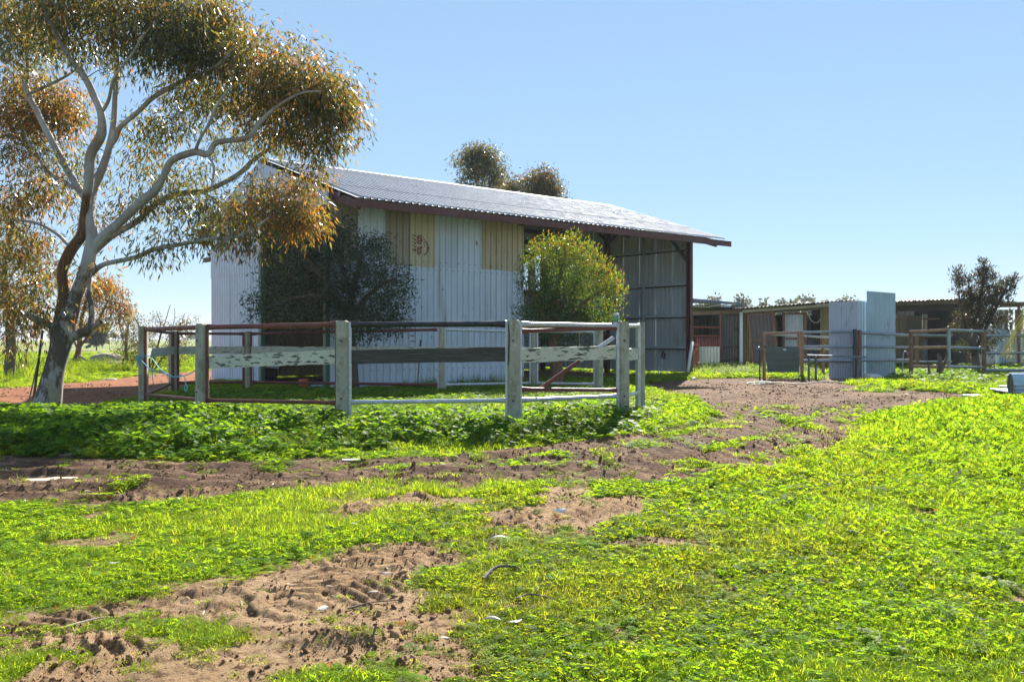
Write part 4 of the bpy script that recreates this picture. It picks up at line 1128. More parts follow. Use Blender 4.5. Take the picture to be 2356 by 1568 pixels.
barn_things()

# ------------------------------------------------------------------ rail pen
POSTS = [(330, 15.4, 750, .17), (465, 13.2, 744, .185), (788, 11.75, 737, .165), (1183, 11.35, 735, .145), (1434, 12.3, 740, .15), (1473, 13.6, 741, .14),
         (1378, 19.4, 757, .17), (1228, 20.0, 757, .13), (1016, 19.2, 752, .11), (570, 20.4, 762, .14), (398, 20.0, 761, .17)]
def build_pen():
    pos = []
    for u, D, vt, w in POSTS:
        p = W(u, vt, D); pos.append((p.x, p.y, p.z, w))
    cx = sum(p[0] for p in pos) / len(pos); cy = sum(p[1] for p in pos) / len(pos)
    root = thing('rail_pen', (cx, cy, 0), 'polygonal yard pen of concrete posts, steel pipe rails and peeling timber boards', 'fence')
    for i, (x, y, z, w) in enumerate(pos):
        xa, ya = pos[(i + 1) % len(pos)][:2]
        ang = math.atan2(y - cy, x - cx)
        Rm = Matrix.Rotation({2: 0.05, 3: -0.08, 4: 0.25}.get(i, ang + math.pi / 2), 3, 'Z')
        # chamfered, slightly crowned concrete post
        g0 = -0.15; h = z
        pr = []
        ch = w * 0.16
        ring = [(-w / 2, -w * .42 + ch), (-w / 2 + ch, -w * .42), (w / 2 - ch, -w * .42), (w / 2, -w * .42 + ch), (w / 2, w * .42 - ch), (w / 2 - ch, w * .42), (-w / 2 + ch, w * .42), (-w / 2, w * .42 - ch)]
        vs = []; zs = [(g0, 1.0), (h - w * 0.30, 0.97), (h - w * 0.10, 0.92), (h, 0.62)] if i in (1, 2, 3, 8) else [(g0, 1.0), (h - 0.015, 0.97), (h, 0.9)]
        for zz, k in zs:
            for px, py in ring:
                q = Rm @ Vector((px * k, py * (k if zz < h - 1e-6 else k ** 0.3), 0)); vs.append((x + q.x, y + q.y, zz))
        n = 8; fs = []
        for j in range(len(zs) - 1):
            fs += [(j * n + k, j * n + (k + 1) % n, (j + 1) * n + (k + 1) % n, (j + 1) * n + k) for k in range(n)]
        fs.append(tuple(range((len(zs) - 1) * n, len(zs) * n)))
        MB().add(vs, fs).build('concrete_post', MATS['concrete'], root)
        if i in (2, 3, 1, 4):
            for zz in (0.42, 1.18):
                q = Rm @ Vector((-w * 0.05, -w * 0.43, 0))
                MB().tube([(x + q.x, y + q.y - 0.012, zz), (x + q.x, y + q.y + 0.01, zz)], 0.014, 8).build('bolt', MATS['dark_steel'], root)
    N = len(pos)
    # per panel: (top rail, low rail, board, extra); None leaves it out
    spec = {0: ('red_oxide', 'red_oxide', None), 1: ('red_oxide', 'red_oxide', 'timber_peeling'), 2: ('black_pipe', 'galv_pipe', 'timber_bare'), 3: ('galv_pipe', 'galv_pipe', 'timber_peeling'),
            4: ('galv_pipe', 'galv_pipe', 'timber_painted'), 6: ('galv_pipe', 'galv_pipe', 'timber_painted'), 7: ('galv_pipe', 'galv_pipe', 'timber_painted'),
            8: ('red_oxide', 'red_oxide', 'timber_painted'), 9: ('red_oxide', 'red_oxide', 'timber_painted'), 10: ('red_oxide', 'red_oxide', 'timber_painted')}
    def off(i, towards):
        x, y, z, w = pos[i]; d = Vector((towards[0] - x, towards[1] - y, 0)).normalized()
        return Vector((x, y, z)) + d * (w / 2 + 0.02)
    for i in range(N):
        if i not in spec: continue
        j = (i + 1) % N; top, low, board = spec[i]
        A = off(i, pos[j]); B = off(j, pos[i])
        inward = Vector((cx - (A.x + B.x) / 2, cy - (A.y + B.y) / 2, 0)).normalized() * 0.03
        # uprights welded beside each post
        for P, q in ((A, i), (B, j)):
            um = 'red_oxide' if (i in (0, 1, 8, 9, 10) and not (q == 8 and i == 8)) else 'galv_pipe'
            if i in (0, 1, 2, 8, 9, 10, 7, 6, 3, 4):
                MB().tube([(P.x, P.y, -0.1), (P.x, P.y, pos[q][2] - 0.02)], 0.024 if i not in (9, 10) else 0.032, 10).build('upright', MATS[um], root, smooth=False)
        def rail(za, zb, r, mt, name='rail'):
            a = Vector((A.x, A.y, za)); b = Vector((B.x, B.y, zb)); L = (b - a).length
            k = 0.16 / L
            pts = [a, a + (b - a) * 0.02, a + (b - a) * k, a + (b - a) * (1 - k), a + (b - a) * 0.98, b]
            # rail ends are squashed flat where they meet the uprights
            m = MB(); rr = [(r * 0.35, r * 1.35), (r * 0.5, r * 1.3), (r, r), (r, r), (r * 0.5, r * 1.3), (r * 0.35, r * 1.35)]
            d = (b - a).normalized(); side = d.cross(Vector((0, 0, 1))).normalized(); up = side.cross(d)
            n = 12; vs = []
            for p, (ra, rb) in zip(pts, rr):
                for q in range(n):
                    th = 2 * math.pi * q / n; vs.append(p + side * (ra * math.cos(th)) + up * (rb * math.sin(th)))
            fs = [(s * n + q, s * n + (q + 1) % n, (s + 1) * n + (q + 1) % n, (s + 1) * n + q) for s in range(5) for q in range(n)]
            fs += [tuple(range(n - 1, -1, -1)), tuple(range(5 * n, 6 * n))]
            m.add(vs, fs).build(name, MATS[mt], root, smooth=True)
        ztA, ztB = pos[i][2] - 0.055, pos[j][2] - 0.055
        rt = 0.036 if i in (0, 1, 2) else 0.03
        rail(ztA, ztB, rt, top)
        lz = {0: (0.25, 0.30), 1: (0.30, 0.36), 2: (0.37, 0.42), 3: (0.42, 0.42), 4: (0.40, 0.40)}.get(i, (0.22, 0.22))
        rail(lz[0], lz[1], 0.027 if i < 5 else 0.03, low)
        if board:
            bz = {1: (0.86, 0.97), 2: (0.965, 1.01), 3: (0.99, 1.02), 4: (0.98, 0.98)}.get(i, (0.95, 0.95))
            bh = 0.185 if i in (1, 2, 3) else 0.17
            a = Vector((A.x, A.y, bz[0])) + inward; b = Vector((B.x, B.y, bz[1])) + inward
            d = (b - a).normalized()
            m = MB(); n = 14; vs = []; fs = []
            sd = d.cross(Vector((0, 0, 1))).normalized()
            rg = random.Random(i)
            for s in range(n + 1):
                p = a + (b - a) * (s / n); e0 = rg.uniform(-0.004, 0.004); e1 = rg.uniform(-0.004, 0.004)
                for yy, zz in ((-0.019, -bh / 2 + e0), (0.019, -bh / 2 + e0), (0.019, bh / 2 + e1), (-0.019, bh / 2 + e1)):
                    vs.append(p + sd * yy + Vector((0, 0, zz)))
            for s in range(n):
                q = s * 4; fs += [(q + k, q + (k + 1) % 4, q + 4 + (k + 1) % 4, q + 4 + k) for k in range(4)]
            fs += [(3, 2, 1, 0), (n * 4, n * 4 + 1, n * 4 + 2, n * 4 + 3)]
            m.add(vs, fs).build('board', MATS[board], root)
        if i == 3:      # second lower rail and the diagonal stay of the front gate panel
            rail(ztA - 0.09, ztB - 0.03, 0.026, 'red_oxide')
            rail(0.56, 0.50, 0.026, 'red_oxide')
            p0 = A + (B - A) * 0.22; p1 = B + (A - B) * 0.02
            p0 = Vector((p0.x, p0.y, 0.56)) + inward * 2; p1 = Vector((p1.x, p1.y, 1.22)) + inward * 2
            mid = p0 + (p1 - p0) * 0.52
            MB().tube([p0, mid], 0.028, 10).build('diagonal_stay', MATS['red_oxide'], root)
            MB().tube([mid, p1], 0.028, 10).build('diagonal_stay', MATS['galv_pipe'], root)
            MB().tube([p0 + inward * 1.4 + Vector((0, 0, -0.0)), p1 + inward * 1.4], 0.010, 6).build('stay_wire', MATS['galv_pipe'], root)
    # the side opening: one sloping board from the first post to the rear-left post, rails only
    # wire tie and latch bar
    p = W(1170, 745, 11.32)
    MB().tube([(p.x, p.y, p.z), (p.x + 0.01, p.y - 0.03, p.z - 0.16), (p.x - 0.005, p.y - 0.02, p.z - 0.52)], 0.008, 6).build('latch_bar', MATS['dark_steel'], root)
    return root, pos
PEN, PENPOS = build_pen()

def build_rope_and_jar():
    x1, y1, z1, w1 = PENPOS[0]; x2, y2, z2, w2 = PENPOS[1]; xr, yr, zr, wr = PENPOS[10]
    t = thing('blue_rope', (x1, y1, 0), 'light blue baling twine tied round the concrete post and sagging between posts', 'rope')
    def cord(pts, r=0.008): MB().tube([Vector(p) for p in smooth_line(pts, 5)], r, 5).build('strand', MATS['rope_blue'], t)
    def P(u, v, D): return tuple(W(u, v, D))
    cord([P(318, 818, 15.25), P(330, 820, 15.2), P(348, 817, 15.3)])
    cord([P(320, 824, 15.22), P(345, 848, 15.1), P(372, 858, 14.9), P(402, 868, 14.6)])
    cord([P(350, 824, 15.2), P(370, 850, 15.0), P(400, 866, 14.6), P(418, 862, 14.4)])
    cord([P(402, 868, 14.6), P(430, 862, 14.0), P(456, 848, 13.4)])
    cord([P(400, 866, 14.6), P(414, 866, 14.4), P(417, 858, 14.4)])
    cord([P(424, 866, 14.2), P(427, 880, 14.2), P(424, 893, 14.2), P(428, 899, 14.2), P(431, 890, 14.2), P(427, 880, 14.2)], 0.007)
    cord([P(350, 848, 15.1), P(351, 868, 15.1), P(354, 886, 15.1)], 0.007)
    for dv in (-4, 2, 7): cord([P(312, 824 + dv, 15.2), P(318, 820 + dv, 15.15), P(321, 828 + dv, 15.2), P(314, 833 + dv, 15.2)], 0.010)
    cord([P(384, 860, 14.8), P(386, 872, 14.8)], 0.008)
    x, y, z, w = PENPOS[4]
    j = thing('glass_jar', (x - 0.10, y, z - 0.02), 'clear glass jar with a green label standing on the pen rail by a concrete post', 'jar')
    c = Vector((x - 0.10, y, z - 0.02))
    MB().lathe(c, [(0.035, 0.0), (0.045, 0.006), (0.046, 0.10), (0.038, 0.115), (0.038, 0.125), (0.034, 0.125), (0.034, 0.11), (0.042, 0.098), (0.041, 0.01), (0.0, 0.008)], 18).build('glass_body', MATS['jar_glass'], j, smooth=True)
    MB().lathe(c, [(0.043, 0.112), (0.043, 0.135), (0.040, 0.137)], 18).build('lid', MATS['white_plastic'], j, smooth=True)
    vs = []; n = 8
    for zz in (0.045, 0.085):
        for k in range(n + 1):
            th = math.pi * (1.0 + 0.65 * k / n); vs.append(c + Vector((0.0475 * math.cos(th), 0.0475 * math.sin(th), zz)))
    MB().add(vs, [(k, k + 1, n + 2 + k, n + 1 + k) for k in range(n)]).build('paper_label', MATS['label_green'], j)
build_rope_and_jar()
# ------------------------------------------------------------------ trees and shrubs
def gum_bark():
    m, n, l, b = node_mat('bark_gum')
    at = n.new('ShaderNodeAttribute'); at.attribute_name = 'Col'
    sp = n.new('ShaderNodeSeparateColor'); l.new(at.outputs['Color'], sp.inputs[0])
    base = ramp(n, l, noise_node(n, l, 3, (1, 1, 0.5), 6, 0.65), 0.3, 0.7, (0.27, 0.245, 0.225), (0.47, 0.445, 0.425))
    warm = ramp(n, l, noise_node(n, l, 2.2, (1, 1, 0.5), 5, 0.6, 8.0), 0.5, 0.7)
    base = mixc(n, l, warm, base, (0.27, 0.17, 0.11))
    old = ramp(n, l, noise_node(n, l, 2.6, (1.2, 1.2, 0.45), 8, 0.68, 3.3), 0.49, 0.52)
    om = n.new('ShaderNodeMath'); om.operation = 'MULTIPLY'; l.new(old, om.inputs[0]); l.new(sp.outputs[1], om.inputs[1])
    base = mixc(n, l, om.outputs[0], base, (0.115, 0.088, 0.068))
    fle = ramp(n, l, noise_node(n, l, 16, (1, 1, 0.6), 5, 0.7, 5.1), 0.66, 0.70)
    base = mixc(n, l, fle, base, (0.10, 0.06, 0.045))
    wd = ramp(n, l, noise_node(n, l, 14, (3, 3, 0.22), 5, 0.7, 1.3), 0.35, 0.65, (0.045, 0.022, 0.012), (0.24, 0.115, 0.045))
    base = mixc(n, l, sp.outputs[0], base, wd)
    l.new(base, b.inputs['Base Color']); b.inputs['Roughness'].default_value = 0.75; b.inputs['Specular IOR Level'].default_value = 0.3
    bp = n.new('ShaderNodeBump'); bp.inputs['Strength'].default_value = 0.5; bp.inputs['Distance'].default_value = 0.02
    l.new(noise_node(n, l, 12, (1, 1, 0.4), 7, 0.7, 2.2), bp.inputs['Height']); l.new(bp.outputs[0], b.inputs['Normal'])
gum_bark()

def stem_mesh(name, stems, mat, nside=12, wound=None, rough_to=None, wob=0.06, seed=1):
    """Tapered limbs from [(x,y,z,r), ...] lists, one continuous skin per limb, limbs rooted inside their parent."""
    rg = np.random.default_rng(seed)
    V, Q, C = [], [], []; b = 0
    for si, st in enumerate(stems):
        P = np.array(smooth_line(st, 5)); m = len(P)
        ring_n = nside if P[0, 3] > 0.03 else 7
        prev = None
        ph = rg.random(6) * 6.28
        for i in range(m):
            t = P[min(i + 1, m - 1), :3] - P[max(i - 1, 0), :3]; t /= np.linalg.norm(t) + 1e-9
            a = np.cross(t, (0, 0.3, 1.0)) if prev is None else prev - t * np.dot(prev, t)
            a /= np.linalg.norm(a) + 1e-9; prev = a; c = np.cross(t, a)
            for k in range(ring_n):
                th = 2 * math.pi * k / ring_n
                rr = P[i, 3] * (1 + wob * (math.sin(2 * th + ph[0] + i * 0.35) + 0.7 * math.sin(3 * th + ph[1] - i * 0.5)))
                d = a * math.cos(th) + c * math.sin(th)
                V.append(P[i, :3] + d * rr)
                w = 0.0
                if wound and si in wound:
                    f = i / (m - 1); lo, hi = wound[si]
                    if lo < f < hi and d[0] * 0.35 - d[1] * 0.94 > 0.42: w = 1.0
                C.append((w, 1.0 if (rough_to is None or P[i, 2] < rough_to) else 0.25, 0))
        for i in range(m - 1):
            for k in range(ring_n):
                k2 = (k + 1) % ring_n
                Q.append((b + i * ring_n + k, b + i * ring_n + k2, b + (i + 1) * ring_n + k2, b + (i + 1) * ring_n + k))
        b += m * ring_n
    me = mesh_np(name, np.array(V), quads=np.array(Q), cols=np.array(C), smooth=True)
    me.materials.append(mat); return me

def leaf_cloud(P, D, L, Wd, cols, rg):
    """Lance-shaped leaves as bent diamonds."""
    n = len(P)
    D = D / (np.linalg.norm(D, axis=1, keepdims=True) + 1e-9)
    r = rg.normal(size=(n, 3)); s = np.cross(D, r); s /= np.linalg.norm(s, axis=1, keepdims=True) + 1e-9
    u = np.cross(s, D)
    L = L[:, None]; Wd = Wd[:, None]
    v = np.empty((n, 4, 3))
    v[:, 0] = P; v[:, 1] = P + D * L * 0.42 + s * Wd / 2 + u * L * 0.05
    v[:, 2] = P + D * L - u * L * 0.06; v[:, 3] = P + D * L * 0.42 - s * Wd / 2 + u * L * 0.05
    return v.reshape(-1, 3), np.arange(n * 4).reshape(n, 4), np.repeat(cols, 4, axis=0)

def palette(n, pal, w, rg, k=0.3):
    i = rg.choice(len(pal), n, p=np.array(w) / sum(w))
    c = np.array(pal)[i]; return c * (1 + (rg.random((n, 1)) - 0.5) * 2 * k)

GUM = [(0.060, 0.088, 0.030), (0.115, 0.130, 0.034), (0.235, 0.120, 0.036), (0.21, 0.175, 0.034)]
def grow(name, label, cat, D0, stems_px, blobs, leaf, bark='bark_gum', leafm='leaf_gum', group=None, seed=1, wound=None, rough_to=None, twig='twig', base=None, pal=GUM,
         clus_r=0.26, per=34, mode='hang', twig_r=0.010, wob=0.06, nside=12, max_twig=3.0, limb=1.0):
    rg = np.random.default_rng(seed)
    px = D0 / FPX
    stems = []
    for st in stems_px:
        out = []
        for q in st:
            u, v, r = q[:3]; dd = q[3] if len(q) > 3 else 0.0
            p = W(u, v, D0 + dd); out.append((p.x, p.y, p.z, r * px * limb))
        stems.append(out)
    x0, y0 = stems[0][0][:2]
    root = thing(name, (x0, y0, 0), label, cat, group)
    link('trunk', stem_mesh('trunk', stems, MATS[bark], nside, wound, rough_to, wob, seed), root)
    # leaf clusters
    Cn, Cw = [], []
    for bl in blobs:
        u, v, ru, rv, n, wts = bl[:6]; dd = bl[6] if len(bl) > 6 else 0.0; rd = bl[7] if len(bl) > 7 else (ru + rv) / 2 * px * 1.1
        c = np.array(W(u, v, D0 + dd)); k = rg.normal(size=(n, 3)); k /= np.linalg.norm(k, axis=1, keepdims=True)
        k *= rg.random((n, 1)) ** 0.5 * (0.85 + 0.35 * rg.random((n, 1)))
        Cn.append(c + k * np.array((ru * px, rd, rv * px))); Cw += [wts] * n
    Cn = np.concatenate(Cn); N = len(Cn)
    # twigs reach each cluster from the nearest wood
    nodes = np.concatenate([np.array(smooth_line(s, 4))[2 if i == 0 else 0:] for i, s in enumerate(stems)])
    d0 = np.array([np.min(np.sum((nodes[:, :3] - c) ** 2, 1)) for c in Cn])
    order = np.argsort(d0)
    pool = [tuple(x) for x in nodes]; pa = np.array(pool); extra = []
    tm = MB()
    for ci in order:
        c = Cn[ci]
        if extra and len(extra) >= 12: pa = np.concatenate([pa, np.array(extra)]); extra = []
        dz = c[2] - pa[:, 2]
        cost = np.sqrt(np.sum((pa[:, :3] - c) ** 2, 1)) + np.where(dz < 0.0, 0.25 * -dz, 0)
        k = int(np.argmin(cost)); p = pa[k]
        d = c - p[:3]; L = np.linalg.norm(d)
        if L > max_twig or L < 1e-3: continue
        r0 = min(p[3] * 0.7, twig_r * (0.5 + 0.6 * L)); r0 = max(r0, 0.0035)
        mid = p[:3] + d * 0.5 + rg.normal(size=3) * 0.10 * L + np.array((0, 0, 0.06 * L))
        q = np.array(smooth_line([p[:3], mid, c], 3)); rr = np.linspace(r0, max(0.0025, r0 * 0.35), len(q))
        tm.tube([Vector(t) for t in q], list(rr), 4, False)
        for t, r in list(zip(q, rr))[2:]: extra.append((t[0], t[1], t[2], r))
    tag(link('twigs', tm.mesh('twigs', MATS[twig]), root), kind='stuff')
    # leaves
    M = N * per
    off = rg.normal(size=(M, 3)); off /= np.linalg.norm(off, axis=1, keepdims=True); off *= (rg.random((M, 1)) ** 0.5) * clus_r
    cen = np.repeat(Cn, per, axis=0)
    P = cen + off * np.array((1, 1, 0.85))
    outw = off / (clus_r + 1e-9)
    if mode == 'hang': Dr = outw * 0.55 + rg.normal(size=(M, 3)) * 0.35 + np.array((0, 0, -0.75))
    elif mode == 'weep': Dr = outw * 0.35 + rg.normal(size=(M, 3)) * 0.3 + np.array((0, 0, -1.0))
    elif mode == 'up': Dr = outw * 0.6 + rg.normal(size=(M, 3)) * 0.35 + np.array((0, 0, 0.75))
    else: Dr = outw * 0.6 + rg.normal(size=(M, 3)) * 0.6
    L0, W0 = leaf
    L = L0 * (0.6 + 0.7 * rg.random(M)); Wd = W0 * (0.7 + 0.6 * rg.random(M))
    cl = np.concatenate([palette(per, pal, w, rg) * (0.8 + 0.45 * rg.random()) for w in Cw])
    v, q, c = leaf_cloud(P, Dr, L, Wd, cl, rg)
    me = mesh_np('crown', v, quads=q, cols=c); me.materials.append(MATS[leafm])
    tag(link('crown', me, root), kind='stuff')
    return root

def main_gum():
    stems = [
        [(96, 972, 42), (103, 945, 36), (115, 900, 30), (126, 850, 27), (138, 800, 26), (146, 760, 30), (156, 725, 22), (168, 690, 16)],
        [(142, 778, 16), (141, 742, 18), (147, 674, 15), (144, 624, 15), (164, 574, 14), (188, 539, 13), (194, 492, 12), (204, 419, 12, -.2), (209, 357, 12, -.3), (232, 310, 12, -.4), (233, 262, 10, -.5), (215, 219, 8.5, -.5), (197, 182, 8, -.6), (164, 139, 7, -.7), (135, 91, 6, -.8), (106, 29, 5, -.9), (90, -30, 4, -1)],
        [(152, 758, 18), (164, 725, 19), (176, 674, 17), (199, 618, 16), (211, 556, 15), (207, 500, 12), (215, 437, 11, .2), (237, 383, 10, .3), (254, 328, 9, .4), (262, 277, 8, .4), (266, 204, 7, .5), (270, 146, 6, .6), (262, 91, 5, .6), (270, 30, 4, .7), (285, -40, 3, .8)],
        [(255, 335, 6, .4), (266, 317, 7.5, .3), (277, 292, 7, .2), (321, 255, 6.5, .1), (350, 226, 6, 0), (394, 200, 5.5, -.2), (445, 175, 4.5, -.4), (500, 150, 3.5, -.6), (540, 110, 2.5, -.8)],
        [(205, 578, 11), (233, 547, 12.5), (277, 510, 12), (321, 467, 11, -.2), (357, 437, 10, -.3), (379, 401, 9, -.4), (397, 368, 9, -.5), (448, 350, 8.5, -.5), (478, 354, 8, -.6), (499, 328, 7, -.6), (569, 317, 6.5, -.7), (598, 281, 5.5, -.8), (634, 248, 4.5, -.8), (690, 215, 3.2, -.8), (740, 210, 2, -.8)],
        [(207, 590, 8), (255, 545, 8, .4), (314, 510, 8, .6), (357, 470, 8, .8), (401, 448, 8, 1.0), (463, 441, 7.5, 1.1), (510, 423, 7, 1.2), (554, 397, 7, 1.2), (583, 368, 6, 1.3), (627, 339, 5, 1.3), (680, 320, 3, 1.3), (730, 320, 2, 1.3)],
        [(200, 640, 7), (218, 622, 7), (243, 607, 6.5, -.3), (311, 592, 6, -.6), (352, 574, 5.5, -.8), (411, 563, 5, -1), (484, 549, 4.5, -1.2), (528, 549, 4, -1.3), (575, 530, 3.2, -1.3), (620, 500, 2.5, -1.3)],
        [(135, 775, 9), (114, 746, 10), (90, 735, 9, -.2), (70, 727, 8, -.3), (50, 719, 6, -.4)],
        [(140, 800, 9), (160, 782, 11), (182, 768, 11, -.2), (203, 757, 11, -.3), (211, 730, 8, -.3), (210, 700, 7, -.3), (205, 680, 6, -.3), (208, 640, 4, -.2), (222, 610, 3, -.1)],
        [(205, 757, 8, -.3), (222, 747, 7, -.35), (233, 740, 5, -.4)],
        [(210, 478, 10, .1), (196, 455, 10, .3), (179, 430, 10, .4), (157, 394, 9.5, .5), (131, 346, 9, .6), (106, 299, 9, .7), (84, 255, 8.5, .8), (62, 208, 8, .9), (51, 164, 7, 1), (29, 135, 6.5, 1), (0, 109, 6, 1.1), (-40, 70, 4, 1.2)],
        [(66, 216, 4, .9), (102, 200, 4, .8), (146, 179, 3.5, .7), (175, 158, 3, .6), (200, 120, 2, .6)],
        [(60, 200, 4, .9), (64, 160, 4, .8), (58, 91, 3.5, .7), (64, 30, 3, .6), (80, -30, 2, .6)],
        [(165, 572, 4.5), (128, 536, 4, .3), (73, 510, 3.5, .6), (0, 507, 3, .9), (-60, 495, 2, 1)],
        [(185, 440, 5, .3), (150, 420, 5, .4), (109, 394, 5, .6), (84, 354, 4, .7), (60, 320, 3, .8)],
        [(232, 262, 5, -.4), (250, 230, 4, -.8), (262, 180, 3.5, -1), (300, 130, 3, -1.2), (330, 80, 2.5, -1.3)],
        [(448, 350, 4.5, -.5), (460, 320, 4, -.7), (480, 285, 3.5, -.9), (500, 240, 3, -1), (530, 200, 2, -1.1)],
        [(478, 356, 3.5, -.6), (492, 385, 3, -.7), (490, 410, 2.5, -.7), (486, 432, 2, -.7)],
        [(463, 441, 4, 1.1), (520, 470, 3, .6), (570, 470, 3, .2), (620, 455, 2.4, 0), (680, 450, 2, 0)],
    ]
    A, B, C_, Dk = (5, 4, .7, 1.5), (4, 4, 2.4, 2), (3, 3, 4.5, 2), (7, 4, .5, .6)
    blobs = [
        (120, 10, 190, 75, 120, (5, 4, 1.5, 1), -.6), (330, 10, 200, 70, 160, A, -.5), (480, 60, 110, 70, 110, (3, 4, 1.5, 3), .3), (200, 90, 150, 55, 60, Dk, -.4),
        (380, 110, 140, 70, 110, Dk, -.5), (500, 130, 110, 55, 80, A, -.3), (640, 165, 115, 75, 105, B, -.4), (730, 215, 90, 72, 92, B, -.2), (775, 262, 52, 62, 60, (4, 4, 2, 2), .3),
        (610, 230, 125, 60, 72, B, .2), (680, 300, 110, 45, 70, (5, 4, 2, 1), .2), (740, 335, 60, 30, 22, (5, 4, 1, 1), .2), (520, 240, 80, 50, 36, A, .5), (430, 210, 80, 50, 30, Dk, .6),
        (60, 120, 100, 70, 45, Dk, .5), (40, 40, 80, 60, 50, (4, 4, 2, 1), .4), (110, 240, 100, 55, 90, C_, 1.6), (40, 270, 80, 60, 60, C_, 1.8), (150, 290, 60, 40, 30, C_, 1.5), (30, 200, 50, 40, 24, C_, 1.7),
        (60, 350, 90, 50, 36, (5, 4, 2, 1), 1.2), (100, 430, 90, 40, 34, (4, 4, 3, 1), .9), (40, 470, 70, 40, 26, (4, 3, 3, 1), 1.0), (170, 380, 70, 50, 18, A, .6), (330, 300, 80, 50, 22, Dk, .7), (400, 290, 90, 50, 24, Dk, .4),
        (330, 390, 110, 50, 24, A, .7), (450, 400, 80, 40, 14, Dk, .9), (560, 330, 100, 30, 20, Dk, 1.0), (640, 480, 80, 42, 44, (2, 3, 4, 3), -.6), (690, 505, 48, 32, 30, (2, 3, 5, 3), -.6), (560, 490, 80, 45, 22, (5, 4, 2, 1), -.3),
        (600, 430, 80, 40, 12, B, .5), (690, 435, 45, 35, 16, C_, .4), (490, 490, 80, 40, 28, Dk, .2), (400, 470, 80, 40, 18, Dk, .6), (300, 470, 70, 40, 16, A, .5), (560, 545, 60, 26, 18, (4, 4, 2, 2), -1.2), (430, 545, 80, 26, 16, Dk, -1.0), (330, 575, 70, 22, 8, Dk, -.7),
        (230, 500, 60, 40, 12, B, .4), (60, 560, 80, 50, 34, (4, 4, 3, 1), .6), (80, 640, 80, 60, 26, (4, 3, 3, 1), .4), (30, 700, 70, 40, 20, (4, 3, 3, 1), .2), (70, 720, 60, 25, 18, (5, 3, 3, 1), -.4), (210, 640, 40, 40, 8, C_, 0),
        (720, 390, 40, 25, 8, B, .2), (30, 780, 50, 30, 10, A, -.3),
    ]
    return grow('gum_tree', 'big spreading gum tree with pale peeling trunk and russet olive foliage', 'tree', 14.9, stems, blobs, (0.135, 0.024), wound={1: (0.05, 0.42)}, rough_to=2.0, seed=4, nside=16, twig_r=0.014, clus_r=0.40, per=30, limb=0.88)
main_gum()

